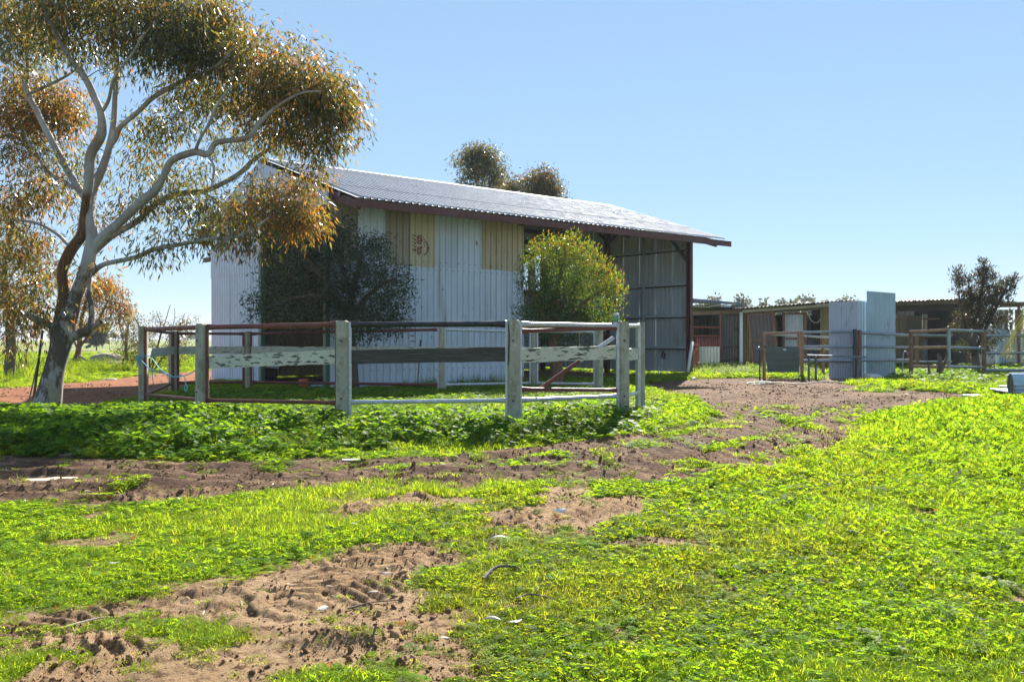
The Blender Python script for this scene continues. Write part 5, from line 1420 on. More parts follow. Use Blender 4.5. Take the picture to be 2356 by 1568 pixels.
def other_trees():
    # weeping dark shrub by the barn door, one trunk, foliage leaning over the doorway
    SH = [(0.058, 0.105, 0.060), (0.085, 0.140, 0.082), (0.12, 0.145, 0.058), (0.18, 0.16, 0.09)]
    a = (5, 4, 2, .3)
    grow('weeping_shrub', 'dark blue-green weeping shrub growing in front of the barn doorway and white wall', 'shrub', 20.2,
         [[(812, 900, 16), (810, 860, 15), (806, 800, 14), (800, 740, 12), (806, 700, 9), (820, 640, 6), (830, 590, 4)], [(803, 750, 9), (780, 700, 8, -.2), (740, 640, 6, -.4), (700, 590, 5, -.5), (670, 550, 4, -.5)],
          [(804, 735, 7), (830, 700, 6, -.2), (870, 660, 5, -.3), (910, 640, 4, -.3)], [(770, 690, 6, -.3), (720, 680, 5, -.6), (660, 690, 4, -.7), (610, 710, 3, -.7)], [(810, 690, 6), (790, 620, 5), (770, 560, 4, .1), (760, 520, 3, .1)]],
         [(850, 620, 80, 65, 95, a, -.3), (900, 680, 65, 70, 75, a, -.3), (840, 720, 90, 50, 75, a, -.4), (900, 740, 50, 35, 30, a, -.4), (770, 600, 70, 80, 85, (5, 3, 3, .5), 0), (680, 600, 70, 90, 110, (4, 3, 3, 2), -.3), (670, 700, 70, 60, 80, (4, 3, 3, 2), -.4),
          (770, 700, 70, 60, 70, a, -.3), (600, 710, 38, 40, 22, a, -.6), (620, 650, 24, 40, 14, a, -.5), (760, 530, 60, 40, 36, (4, 3, 3, 1), 0), (870, 570, 40, 28, 18, a, -.2), (840, 770, 50, 26, 20, a, -.4), (690, 520, 50, 40, 30, (3, 3, 4, 2), 0)],
         (0.115, 0.027), 'bark_fibrous', 'leaf_shrub', seed=8, pal=SH, clus_r=0.28, per=21, mode='rand', twig='twig_grey', twig_r=0.010)
    BB = [(0.050, 0.110, 0.026), (0.100, 0.180, 0.028), (0.21, 0.26, 0.030), (0.30, 0.16, 0.03)]
    lo, mi, hi, tp = (6, 3, .5, 0), (3, 5, 2, .2), (1, 5, 4, .4), (.5, 3, 5, 2.5)  # low clusters take darker greens, painting in the shade near the bottom
    grow('bottlebrush_shrub', 'rounded yellow-green shrub with russet tips standing in the open barn bay', 'shrub', 21.6,
         [[(1282, 895, 15), (1280, 850, 14), (1272, 800, 13), (1270, 760, 11), (1280, 700, 7), (1290, 640, 4), (1300, 580, 2)], [(1275, 780, 8), (1310, 730, 6, -.2), (1350, 690, 4, -.3), (1400, 660, 2, -.3)], [(1272, 770, 7), (1245, 720, 5, -.2), (1225, 680, 3, -.2), (1215, 640, 2, -.2)],
          [(1278, 720, 5), (1310, 670, 4, .3), (1340, 620, 3, .3)], [(1276, 715, 5), (1262, 650, 3), (1250, 590, 2)]],
         [(1290, 660, 92, 72, 130, mi, 0), (1290, 600, 55, 40, 60, hi, 0), (1350, 665, 78, 50, 80, hi, -.2), (1400, 650, 32, 26, 24, tp, -.2), (1240, 680, 42, 60, 60, mi, -.1), (1260, 740, 70, 45, 80, lo, 0), (1340, 735, 75, 40, 80, mi, -.1), (1290, 770, 80, 26, 36, lo, .2),
          (1290, 562, 9, 22, 9, tp, 0), (1262, 566, 8, 24, 8, tp, 0), (1330, 590, 16, 18, 9, tp, .1), (1362, 590, 8, 20, 8, tp, -.1), (1380, 625, 28, 20, 16, tp, -.2), (1222, 625, 18, 22, 10, hi, -.2), (1300, 800, 70, 20, 14, lo, .3), (1205, 660, 12, 20, 6, lo, -.3), (1310, 575, 10, 20, 8, tp, .1), (1345, 610, 12, 18, 8, hi, .1), (1275, 585, 8, 18, 6, tp, .1), (1240, 600, 10, 18, 6, hi, .1), (1418, 672, 18, 12, 9, tp, -.2), (1412, 700, 20, 14, 9, hi, -.2), (1228, 575, 7, 22, 6, tp, 0), (1392, 610, 9, 18, 7, tp, -.1), (1212, 600, 8, 20, 6, hi, -.1), (1204, 720, 14, 26, 9, lo, -.2), (1345, 570, 7, 22, 6, tp, .1), (1405, 740, 22, 16, 10, mi, -.1), (1318, 552, 6, 20, 6, tp, 0)],
         (0.085, 0.022), 'bark_reddish', 'leaf_shrub', seed=9, pal=BB, clus_r=0.24, per=27, mode='up', twig_r=0.009)
    DS = [(0.030, 0.030, 0.028), (0.045, 0.050, 0.030), (0.075, 0.045, 0.040), (0.05, 0.075, 0.03)]
    w = (4, 3, 3, 2)
    grow('dark_sapling', 'dark purplish upright bush growing behind the yard rails', 'bush', 29.5,
         [[(2246, 866, 9), (2245, 830, 8), (2240, 790, 6), (2250, 740, 5), (2256, 690, 4), (2262, 640, 3), (2264, 600, 1.5)], [(2244, 810, 5), (2225, 770, 4), (2212, 720, 3), (2205, 670, 2)], [(2246, 800, 5), (2270, 750, 4), (2296, 700, 3), (2320, 650, 2)], [(2246, 780, 4), (2236, 720, 3), (2230, 660, 2)], [(2250, 770, 4), (2280, 710, 3), (2300, 670, 2)]],
         [(2262, 630, 26, 38, 40, w, 0, .5), (2258, 690, 46, 50, 85, w, 0, .7), (2225, 680, 32, 46, 50, w, 0), (2300, 670, 34, 36, 46, w, 0), (2328, 650, 16, 16, 12, w, 0), (2206, 640, 16, 28, 14, w, 0), (2285, 730, 40, 40, 46, w, 0), (2225, 750, 36, 36, 40, w, 0), (2240, 800, 34, 30, 30, (3, 3, 1, 5), 0), (2275, 790, 28, 26, 20, (3, 3, 1, 5), 0)],
         (0.11, 0.030), 'bark_fibrous', 'leaf_shrub', seed=12, pal=DS, clus_r=0.16, per=26, mode='up', twig_r=0.010, twig='twig_grey')
    # two crowns behind the roof
    fg = [(0.045, 0.070, 0.030), (0.085, 0.105, 0.038), (0.20, 0.095, 0.03), (0.14, 0.13, 0.03)]
    grow('gum_tree', 'tall round-topped dark gum rising behind the middle of the barn roof', 'tree', 42,
         [[(1112, 860, 10), (1112, 700, 9), (1110, 560, 7), (1108, 480, 5), (1100, 430, 4), (1092, 390, 2)], [(1109, 470, 4), (1125, 430, 3), (1140, 400, 2)], [(1108, 500, 3), (1080, 470, 2), (1072, 450, 1.5)]],
         [(1085, 375, 40, 40, 100, (6, 4, .4, 1), 0), (1120, 375, 42, 38, 95, (6, 4, .5, 1), 0), (1105, 348, 38, 16, 44, (4, 4, 1, 1.5), 0), (1140, 400, 24, 30, 40, (5, 4, 1, 1), 0), (1125, 430, 30, 22, 36, (4, 4, 1, 2), 0), (1080, 410, 24, 20, 20, (6, 3, .3, .6), 0), (1085, 440, 22, 8, 8, (5, 3, 1, 1), 0)],
         (0.17, 0.045), 'bark_gum', 'leaf_gum', seed=14, pal=fg, clus_r=0.46, per=20, rough_to=99, twig_r=0.02)
    grow('gum_tree', 'broad low russet-tinged gum showing above the barn ridge beside the round-topped gum', 'tree', 44,
         [[(1225, 860, 10), (1225, 700, 9), (1222, 560, 7), (1225, 480, 5), (1230, 430, 3)], [(1222, 520, 5), (1190, 460, 3), (1180, 430, 2)], [(1224, 520, 5), (1260, 470, 3), (1275, 440, 2)]],
         [(1240, 425, 42, 34, 95, (5, 4, 1.5, 1), 0), (1270, 440, 32, 36, 70, (5, 4, 1, 1), 0), (1200, 430, 42, 28, 75, (4, 4, 1.5, 2), 0), (1165, 440, 30, 22, 46, (4, 4, 1.5, 2), 0), (1250, 400, 26, 16, 30, (3, 3, 3, 1), 0), (1230, 460, 60, 14, 40, (6, 3, 1, 1), 0), (1285, 465, 16, 16, 16, (6, 3, .5, .6), 0)],
         (0.17, 0.045), 'bark_gum', 'leaf_gum', seed=15, pal=fg, clus_r=0.46, per=20, rough_to=99, twig_r=0.02)
    # paddock trees behind the big gum
    grow('gum_tree', 'small russet-leaved gum beyond the red track with props round its trunk', 'tree', 38,
         [[(174, 846, 8), (178, 820, 7), (184, 780, 5, 0), (186, 740, 4), (200, 690, 3), (215, 650, 2)], [(181, 800, 4), (205, 770, 3), (230, 730, 2.5), (250, 690, 2)], [(180, 805, 3), (165, 770, 2), (160, 740, 1.5)]],
         [(235, 660, 50, 30, 60, (2, 2, 8, 1), 0), (270, 690, 35, 36, 44, (3, 3, 6, 1), 0), (215, 700, 45, 40, 44, (3, 3, 6, 1), 0), (175, 700, 40, 40, 30, (3, 3, 5, 1), 0), (260, 735, 40, 20, 22, (4, 4, 3, 1), 0), (200, 750, 40, 20, 18, (4, 4, 3, 1), 0), (110, 740, 50, 20, 20, (4, 3, 4, 1), 0), (290, 720, 16, 24, 9, (3, 3, 5, 1), 0)],
         (0.17, 0.04), 'bark_reddish', 'leaf_gum', seed=16, pal=GUM, clus_r=0.30, per=20, rough_to=99, twig_r=0.015)
    YW = [(0.06, 0.075, 0.018), (0.15, 0.14, 0.02), (0.24, 0.19, 0.02), (0.10, 0.06, 0.02)]
    grow('wattle_tree', 'yellow-green wattle tree behind the left side of the big gum', 'tree', 27,
         [[(20, 880, 12), (25, 800, 11), (20, 720, 9), (10, 640, 7), (20, 560, 5), (30, 500, 3)], [(22, 740, 6), (60, 690, 4), (90, 650, 3)], [(18, 700, 6), (-30, 640, 4), (-60, 600, 3)]],
         [(20, 530, 70, 60, 80, (2, 4, 4, .3), 0), (60, 600, 60, 50, 46, (3, 4, 3, .6), 0), (-20, 620, 70, 60, 80, (3, 4, 3, .6), 0), (40, 680, 80, 45, 46, (4, 3, 1, 1.5), 0), (110, 650, 36, 40, 18, (3, 3, 1, 2), 0), (0, 730, 60, 26, 26, (4, 3, 1, 2), 0)],
         (0.10, 0.03), 'bark_fibrous', 'leaf_shrub', seed=17, pal=YW, clus_r=0.28, per=30, mode='rand', twig_r=0.014)
    TB = [(0.04, 0.05, 0.018), (0.085, 0.085, 0.025), (0.13, 0.085, 0.03), (0.17, 0.13, 0.03)]
    grow('scrub_bush', 'tangled olive scrub bush with bare twigs beyond the pen beside the barn', 'bush', 33,
         [[(345, 850, 5), (340, 800, 4), (325, 760, 3), (310, 730, 2)], [(350, 850, 4), (365, 790, 3), (380, 740, 2), (392, 700, 1.2)], [(355, 850, 4), (390, 800, 3), (410, 760, 2), (425, 720, 1.2)], [(348, 840, 3), (370, 760, 2), (360, 715, 1.2)], [(380, 790, 2), (400, 740, 1.5), (402, 708, 1)]],
         [(320, 790, 40, 45, 60, (3, 4, 2, 1), 0), (350, 760, 40, 40, 30, (3, 4, 3, 1), 0), (410, 780, 38, 45, 50, (3, 3, 3, 1), 0), (290, 820, 30, 26, 26, (4, 4, 1, 1), 0), (425, 745, 24, 26, 22, (2, 3, 3, 2), 0), (370, 820, 60, 26, 40, (4, 4, 2, .5), 0), (310, 745, 24, 24, 14, (3, 4, 1, 3), 0)],
         (0.09, 0.03), 'bark_fibrous', 'leaf_shrub', seed=18, pal=TB, clus_r=0.26, per=22, mode='rand', twig_r=0.016, twig='twig_grey', limb=0.5)
    grow('scrub_bush', 'tall thin grey-green scrub with drooping leaves left of the tangled scrub bush', 'bush', 40,
         [[(292, 842, 4), (290, 790, 3), (296, 740, 2), (300, 700, 1.2)], [(290, 800, 2), (278, 760, 1.5), (275, 720, 1)]],
         [(295, 730, 24, 26, 24, (2, 4, 1, 1), 0), (285, 770, 28, 24, 24, (3, 4, 1, 1), 0)], (0.12, 0.03), 'bark_fibrous', 'leaf_shrub', seed=19, pal=TB, clus_r=0.3, per=16, mode='hang', twig_r=0.012)
other_trees()

def far_trees():
    FT = [(0.035, 0.045, 0.030), (0.055, 0.065, 0.040), (0.075, 0.085, 0.045), (0.09, 0.08, 0.05)]
    rg = random.Random(21)
    def tree(u, vtop, vbase, D, wd, label, group, seed, layers=3):
        h = vbase - vtop
        bl = []
        for k in range(layers):
            t = k / max(1, layers - 1)
            bl.append((u + rg.uniform(-.35, .35) * wd, vtop + h * (0.16 + 0.30 * t), wd * rg.uniform(0.35, 0.6), h * 0.13, 9, (3, 4, 3, 1), 0))
        for k in range(2): bl.append((u + rg.uniform(-.6, .6) * wd, vtop + h * rg.uniform(.25, .5), wd * 0.3, h * 0.10, 6, (3, 4, 3, 1), 0))
        st = [[(u, vbase + 1, max(0.8, h * .03)), (u + rg.uniform(-1, 1), vtop + h * .6, h * .022), (u + rg.uniform(-2, 2), vtop + h * .2, h * .01)], [(u, vtop + h * .7, h * .016), (u + wd * .4, vtop + h * .4, h * .008)], [(u, vtop + h * .66, h * .014), (u - wd * .4, vtop + h * .38, h * .008)]]
        grow('paddock_tree', label, 'tree', D, st, bl, (0.75, 0.42), 'bark_fibrous', 'leaf_shrub', group, seed=seed, pal=FT, clus_r=0.95, per=16, mode='rand', twig_r=0.05, nside=6, max_twig=9)
    g = 'distant gums on the rise behind the yard sheds'
    for i, (u, vt) in enumerate([(1662, 680), (1722, 678), (1740, 688), (1815, 681), (1842, 690), (1866, 682), (1884, 676), (1912, 686), (1950, 690), (1972, 685), (1990, 690), (1640, 690), (1780, 692), (1928, 692)]):
        D = 150 + 8 * (i % 4)
        tree(u - 20, vt, 780 + CAM_H * FPX / D, D, 13 + 5 * rg.random(), 'distant hazy grey-green gum on the skyline behind the yard sheds', g, 100 + i)
    g = 'trees on the far paddock boundary'
    for i, (u, vt, D, wd) in enumerate([(20, 752, 330, 16), (50, 748, 330, 18), (85, 756, 340, 14), (120, 760, 360, 12), (145, 757, 360, 10), (170, 762, 360, 10), (235, 760, 420, 9), (262, 763, 440, 9), (440, 764, 420, 10), (-10, 758, 330, 16), (284, 764, 460, 8), (200, 764, 430, 9), (455, 767, 430, 8)]):
        tree(u, vt, 780 + CAM_H * FPX / D, D, wd, 'tiny blue-grey tree on the far edge of the paddocks', g, 140 + i)
    tree(222, 745, 806, 95, 17, 'lone multi-stemmed paddock tree standing in the green field', None, 170)
    tree(150, 772, 800, 120, 9, 'small dark paddock tree low against the field edge behind the gum trunk', None, 171)
far_trees()

def palm():
    """A spiky strap-leaved plant just beyond the right edge; one frond hangs into view."""
    base = W(2440, 858, 25.5); base.z = 0
    t = thing('strap_leaf_palm', base, 'yellow-green strap-leaved palm drooping over the lattice at the shed end', 'palm')
    top = W(2425, 660, 25.5)
    MB().tube([base, base + (top - base) * 0.5 + Vector((0.05, 0, 0)), top], [0.14, 0.12, 0.10], 10).build('trunk', MATS['bark_fibrous'], t, smooth=True)
    rg = random.Random(3)
    me_list = []
    ends = [(2310, 822, 0.0)] + [(2450 + 80 * math.cos(a), 640 + 110 * math.sin(a), 0.6 * math.sin(a * 2)) for a in (4.6, 5.2, 5.9, 0.3, 0.9)]
    for e, (u, v, dd) in enumerate(ends):
        k = Clump(); E = np.array(W(u, v, 25.3 + dd)); S = np.array(W(2400 if e < 2 else 2425, 668, 25.4 + dd * 0.5))
        for i in range(22):
            f = rg.random(); p0 = S + (E - S) * (0.25 * rg.random()); p2 = E + np.array((rg.uniform(-.14, .14), rg.uniform(-.15, .15), rg.uniform(-.16, .16)))
            p1 = (p0 + p2) / 2 + np.array((rg.uniform(-.08, .08), 0, 0.10 + rg.uniform(0, .1)))
            q = smooth_line([p0, p1, p2], 3); w = 0.009
            col = jit((0.20, 0.19, 0.035), rg) if rg.random() < 0.7 else jit((0.09, 0.13, 0.03), rg)
            for a, b in zip(q[:-1], q[1:]):
                k.quad([a + np.array((0, 0, w)), a - np.array((0, 0, w)), b - np.array((0, 0, w * .8)), b + np.array((0, 0, w * .8))], col)
        link('frond', k.mesh('frond', MATS['leaf_shrub']), t)
palm()
# ------------------------------------------------------------------ yard sheds at the right
def vsheet(parent, name, mat, u0, v0, u1, v1, D, pitch=0.076, amp=0.010, v0b=None, ground=False, ang=0.0, rib=False):
    """Upright sheet of corrugated iron between two measured bearings at depth D; top may slope (v0 left, v0b right)."""
    A = W(u0, v0, D); B = W(u1, v0 if v0b is None else v0b, D); bot = -0.02 if ground else W(u0, v1, D).z
    wd = B.x - A.x
    prof = corr_profile(wd, pitch, amp, 6) if not rib else rib_profile(wd, pitch, amp * 2)
    me = sheet_mesh(name, MATS[mat], prof, bot, (lambda x: A.z + (B.z - A.z) * x / wd), 1)
    return link(name, me, parent, Matrix.Translation((A.x, D, 0)) @ Matrix.Rotation(ang, 4, 'Z'))
def slab(parent, name, mat, u0, v0, u1, v1, D, th=0.05, bevel=0.0):
    A = W(u0, v0, D); B = W(u1, v1, D)
    return MB().box(((A.x + B.x) / 2, D + th / 2, (A.z + B.z) / 2), (abs(B.x - A.x), th, abs(A.z - B.z))).build(name, MATS[mat], parent, bevel=bevel)
def bar(parent, name, mat, u0, v0, D0, u1, v1, D1, r=0.03, n=10, ground0=False, ground1=False):
    a = W(u0, v0, D0); b = W(u1, v1, D1)
    if ground1: b.z = -0.1
    if ground0: a.z = -0.1
    return MB().tube([a, b], r, n).build(name, MATS[mat], parent)
def stick(parent, name, mat, u0, v0, u1, v1, D, w=0.08, h=0.08, D1=None):
    return MB().beam(W(u0, v0, D), W(u1, v1, D if D1 is None else D1), w, h).build(name, MATS[mat], parent)

def roof_plane(parent, name, mat, u0, v0, u1, v1, D0, D1, drop, n):
    """Corrugated roof sheets whose ends scallop the front edge; falls by drop towards the back."""
    A = W(u0, v0, D0); B = W(u1, v1, D0); X = (B - A).normalized(); L = (B - A).length; wd = L / n
    Z = Vector((0, D1 - D0, -drop)).normalized(); Y = Z.cross(X); Ln = math.hypot(D1 - D0, drop)
    me = sheet_mesh(name, MATS[mat], corr_profile(wd + 0.03, 0.15 if L > 3 else 0.1, 0.022, 6), 0, Ln, 1)
    for i in range(n):
        o = A + X * (wd * i) + Vector((0, 0, 0.006 * (i % 2)))
        link(name, me, parent, M3(o, X, Y, Z))

def build_sheds():
    D = 35.0
    c = W(1650, 850, D)
    s = thing('stall_shed', (c.x, c.y, 0), 'low open stall shed with red pipe rails and corrugated back beside the barn', 'shed')
    roof_plane(s, 'roof_sheet', 'dark_corrugated', 1560, 704, 1712, 708, D - 0.6, D + 5, 0.0, 5)
    stick(s, 'roof_beam', 'rough_timber', 1560, 722, 1703, 716, D, 0.1, 0.16)
    stick(s, 'lean_sheet', 'plywood', 1636, 704, 1692, 698, D - 0.5, 0.5, 0.03)
    for k in range(6): vsheet(s, 'back_sheet', 'light_corrugated' if k % 3 == 0 else 'dark_corrugated', 1575 + 21 * k, 724, 1597 + 21 * k, 848, D + 4.6, 0.16, 0.035, ground=True)
    slab(s, 'side_board', 'rough_timber', 1598, 732, 1608, 795, D + 4.3, 0.05)
    bar(s, 'post', 'red_oxide', 1658, 716, D, 1658, 850, D, 0.055, ground1=True)
    bar(s, 'rail', 'red_oxide', 1590, 752, D, 1658, 753, D, 0.05); bar(s, 'rail', 'red_oxide', 1590, 773, D, 1658, 773, D, 0.05)
    vsheet(s, 'infill_sheet', 'red_sheet', 1600, 777, 1655, 800, D + 0.3, 0.076, 0.012)
    vsheet(s, 'infill_sheet', 'cream_corrugated', 1609, 797, 1656, 846, D - 0.1, 0.125, 0.022, ground=True)
    g = vsheet(s, 'gate_sheet', 'dark_corrugated', 1662, 724, 1701, 846, D + 0.25, 0.11, 0.022)
    for v in (758, 795, 824): slab(s, 'gate_bar', 'black_plastic', 1662 if v > 780 else 1690, v - 2.5, 1701, v + 2.5, D + 0.14, 0.03)
    tg = thing('timber_gate', tuple(W(1600, 845, D - 0.4).xy) + (0,), 'small red-stained timber gate between barn post and cream iron sheet', 'gate')
    for i in range(3): slab(tg, 'board', 'red_timber', 1594 + 5 * i, 800 - i, 1598.4 + 5 * i, 843, D - 0.4, 0.03)
    slab(tg, 'ledge', 'red_timber', 1592, 789, 1610, 796, D - 0.46, 0.04); slab(tg, 'ledge', 'red_timber', 1592, 834, 1611, 842, D - 0.46, 0.04)
    stick(tg, 'brace', 'red_timber', 1594, 815, 1609, 797, D - 0.48, 0.03, 0.08)
    for u in (1562, 1703): link('added_side_sheet', sheet_mesh('added_side_sheet', MATS['dark_corrugated'], corr_profile(4.6, 0.15, 0.02), 0, 2.3, 1), s, Matrix.Translation((W(u, 800, D).x, D + 0.1, 0)) @ Matrix.Rotation(R(90), 4, 'Z'))  # dark side walls added to keep light out of the stalls
    # higher roof further back
    h = thing('back_shed', tuple(W(1640, 850, 41).xy) + (0,), 'taller skillion shed roof with blue-grey post seen over the stalls', 'shed')
    A = W(1560, 684, 40); B = W(1703, 697, 40)
    roof_plane(h, 'roof_sheet', 'zinc_corrugated', 1560, 684, 1703, 697, 40, 47, -0.25, 5)
    stick(h, 'fascia', 'grey_steel', 1560, 687, 1703, 699, 40.05, 0.05, 0.12)
    slab(h, 'ceiling_sheet', 'plywood', 1590, 690, 1656, 696, 40.6, 0.6)
    bar(h, 'post', 'grey_steel', 1700, 699, 40.2, 1700, 850, 40.2, 0.09, ground1=True); bar(h, 'post', 'rusty_pipe', 1704, 697, 41, 1704, 850, 41, 0.07, ground1=True)
    for k in range(6): vsheet(h, 'back_sheet', 'dark_corrugated' if k != 4 else 'light_corrugated', 1565 + 23 * k, 702, 1589 + 23 * k, 840, 46, 0.16, 0.04, ground=True)
    slab(h, 'wall_sheet', 'red_sheet', 1592, 703, 1630, 716, 44, 0.05)
    # ochre shed with the leaning door
    o = thing('tack_shed', tuple(W(1800, 850, D).xy) + (0,), 'ochre iron shed with a brown leaning door and a rough timber lintel', 'shed')
    roof_plane(o, 'roof_sheet', 'dark_corrugated', 1676, 711, 1968, 689, D - 0.7, D + 5, 0.0, 9)
    stick(o, 'fascia', 'plywood', 1708, 716, 1908, 702, D - 0.45, 0.04, 0.10)
    slab(o, 'corner_post', 'white_paint', 1703, 718, 1709, 852, D - 0.15, 0.12)
    for k in range(2): vsheet(o, 'wall_sheet', 'ochre_sheet', 1709 + 16 * k, 714 - k, 1725 + 16 * k, 850, D, 0.095, 0.012, ground=True)
    vsheet(o, 'wall_sheet', 'ochre_sheet', 1741, 713, 1785, 722, D + 0.01, 0.095, 0.012, v0b=708)
    vsheet(o, 'wall_sheet', 'ochre_sheet', 1887, 705, 1912, 850, D, 0.095, 0.012, ground=True)
    stick(o, 'lintel', 'rough_timber', 1783, 713, 1890, 706, D + 0.02, 0.14, 0.20)
    dq = [W(1722, 725, D - 0.25), W(1780, 719, D - 0.25), W(1790, 850, D - 0.45), W(1734, 850, D - 0.45)]
    dr = MB()
    n = 26; vs = []
    for j in (0, 1):
        for i in range(n + 1):
            t = i / n; a = dq[0] + (dq[1] - dq[0]) * t; b = dq[3] + (dq[2] - dq[3]) * t
            p = a if j == 0 else b; vs.append(p + Vector((0, -0.014 if (i % 4) in (1, 2) else 0.0, 0)))
    dr.add(vs, [(i, n + 1 + i, n + 2 + i, i + 1) for i in range(n)])
    door = dr.build('door', MATS['brown_sheet'], o)
    for (a, b) in ((0, 1), (1, 2), (0, 3)):
        MB().beam(dq[a] + Vector((0, -0.03, 0)), dq[b] + Vector((0, -0.03, 0)), 0.05, 0.07).build('door_frame', MATS['rusty_pipe'], door)
    mA = dq[0] + (dq[3] - dq[0]) * 0.47; mB = dq[1] + (dq[2] - dq[1]) * 0.47
    MB().beam(mA + Vector((0, -0.03, 0)), mB + Vector((0, -0.03, 0)), 0.04, 0.07).build('door_frame', MATS['rusty_pipe'], door)
    slab(o, 'door_post', 'rusty_pipe', 1801, 718, 1806, 850, D, 0.08)
    vsheet(o, 'door_leaf', 'light_corrugated', 1806, 722, 1850, 848, D + 0.15, 0.085, 0.018, ground=True)
    slab(o, 'door_rail', 'rusty_pipe', 1806, 719, 1850, 723, D + 0.08, 0.05); slab(o, 'door_rail', 'rusty_pipe', 1806, 776, 1850, 780, D + 0.08, 0.04)
    slab(o, 'door_post', 'rusty_pipe', 1850, 718, 1856, 850, D + 0.02, 0.08)
    for k in range(4): vsheet(o, 'back_sheet', 'light_corrugated' if k > 1 else 'dark_corrugated', 1780 + 28 * k, 724, 1809 + 28 * k, 848, D + 4.5, 0.18, 0.04, ground=True)
    slab(o, 'inner_board', 'plywood', 1786, 738, 1790, 800, D + 1.5, 0.04)
    vsheet(o, 'half_wall', 'grey_steel', 1857, 776, 1887, 848, D + 0.5, 0.076, 0.012, ground=True)
    slab(o, 'half_rail', 'dark_timber', 1857, 773, 1887, 779, D + 0.4, 0.08)
    MB().tube([Vector(p) for p in smooth_line([tuple(W(1856, 718, D - 0.1)), tuple(W(1868, 738, D - 0.15)), tuple(W(1880, 742, D - 0.15)), tuple(W(1888, 734, D - 0.1))], 5)], 0.018, 6).build('cable', MATS['hose'], o)
    slab(o, 'floor_beam', 'dark_timber', 1709, 846, 1912, 852, D + 0.1, 0.1)
    link('added_side_sheet', sheet_mesh('added_side_sheet', MATS['dark_corrugated'], corr_profile(4.4, 0.15, 0.02), 0, 2.6, 1), o, Matrix.Translation((W(1955, 800, D).x, D + 0.1, 0)) @ Matrix.Rotation(R(90), 4, 'Z'))  # added side wall, stops light leaking into the tack shed
    for k in range(3): vsheet(o, 'wall_sheet', 'ochre_sheet', 1912 + 18 * k, 704 - k, 1930 + 18 * k, 850, D, 0.095, 0.012, ground=True)
    # shed behind the right-hand yard
    r = thing('yard_shed', tuple(W(2150, 850, D).xy) + (0,), 'open-fronted yard shed with slatted iron back wall and heavy timber beam', 'shed')
    roof_plane(r, 'roof_sheet', 'dark_corrugated', 2040, 694, 2232, 686, D - 0.6, D + 5, 0.0, 6)
    stick(r, 'fascia', 'rough_timber', 2040, 699, 2232, 693, D - 0.4, 0.05, 0.14)
    stick(r, 'roof_beam', 'dark_timber', 2040, 709, 2232, 705, D, 0.16, 0.26)
    for k in range(5): vsheet(r, 'back_sheet', 'cream_corrugated' if k < 2 else 'light_corrugated', 2040 + 20 * k if k < 2 else 2121 + 22 * (k - 2), 722, 2060 + 20 * k if k < 2 else 2143 + 22 * (k - 2), 842, D + 4.3 if k < 2 else D + 3.6, 0.17, 0.045, ground=True)
    for k in range(5): vsheet(r, 'rear_sheet', 'cream_corrugated', 2020 + 46 * k, 700, 2067 + 46 * k, 842, D + 5.0, 0.17, 0.045, ground=True)
    slab(r, 'partition_panel', 'plywood', 2088, 726, 2121, 846, D + 3.4, 0.06)
    bar(r, 'inner_rail', 'tan_pipe', 2055, 735, D + 1, 2160, 733, D + 1, 0.03)
    slab(r, 'shelf', 'red_timber', 2121, 773, 2200, 779, D + 3.3, 0.2)
    for u in (2030, 2234): link('added_side_sheet', sheet_mesh('added_side_sheet', MATS['dark_corrugated'], corr_profile(4.9, 0.15, 0.02), 0, 2.6, 1), r, Matrix.Translation((W(u, 800, D).x, D + 0.1, 0)) @ Matrix.Rotation(R(90), 4, 'Z'))  # side walls added so the shed interior stays dark
    bar(r, 'post', 'rusty_pipe', 2229, 692, D, 2229, 850, D, 0.10, ground1=True)
    for k in range(3): vsheet(r, 'wall_sheet', ('white_paint', 'light_corrugated', 'zinc_corrugated')[k], 2233 + 29 * k, 706 + 3 * k, 2262 + 29 * k, 845, D + 0.1 * k, 0.076, 0.010, ground=True)
    stick(r, 'roof_end', 'plywood', 2232, 690, 2330, 696, D - 0.3, 0.5, 0.05)
    # end pavilion with lattice
    e = thing('lattice_lean_to', tuple(W(2350, 850, 33).xy) + (0,), 'lean-to with timber lattice and upright slats at the shed end', 'shed')
    stick(e, 'roof_beam', 'rough_timber', 2296, 702, 2470, 698, 33, 0.14, 0.16)
    stick(e, 'roof_edge', 'plywood', 2296, 697, 2470, 693, 33, 0.6, 0.04)
    for k in range(9): slab(e, 'slat', 'rough_timber', 2300 + 12 * k, 712, 2306 + 12 * k, 760, 34.5, 0.03)
    for k in range(5): vsheet(e, 'wall_sheet', 'zinc_corrugated' if k != 1 else 'light_corrugated', 2300 + 26 * k, 758, 2326 + 26 * k, 846, 34.4, 0.12, 0.03, ground=True)
    def lattice(u0, v0, u1, v1, Dl):
        A = W(u0, v0, Dl); B = W(u1, v1, Dl); w = B.x - A.x; hgt = A.z - B.z; st = 0.12
        k = -hgt
        while k < w:
            for sgn, dy in ((1, 0.0), (-1, 0.014)):
                x0, x1 = k, k + hgt; z0, z1 = 0.0, hgt
                if x0 < 0: z0 += -x0; x0 = 0
                if x1 > w: z1 -= x1 - w; x1 = w
                if x1 - x0 > 0.03:
                    if sgn > 0: p, q = (x0, z0), (x1, z1)
                    else: p, q = (w - x0, z0), (w - x1, z1)
                    MB().beam((A.x + p[0], Dl + dy, B.z + p[1]), (A.x + q[0], Dl + dy, B.z + q[1]), 0.012, 0.04, up=(0, 1, 0)).build('lattice_strip', MATS['lattice'], e)
            k += st
    lattice(2316, 770, 2336, 848, 32.6); lattice(2348, 702, 2376, 848, 32.6)
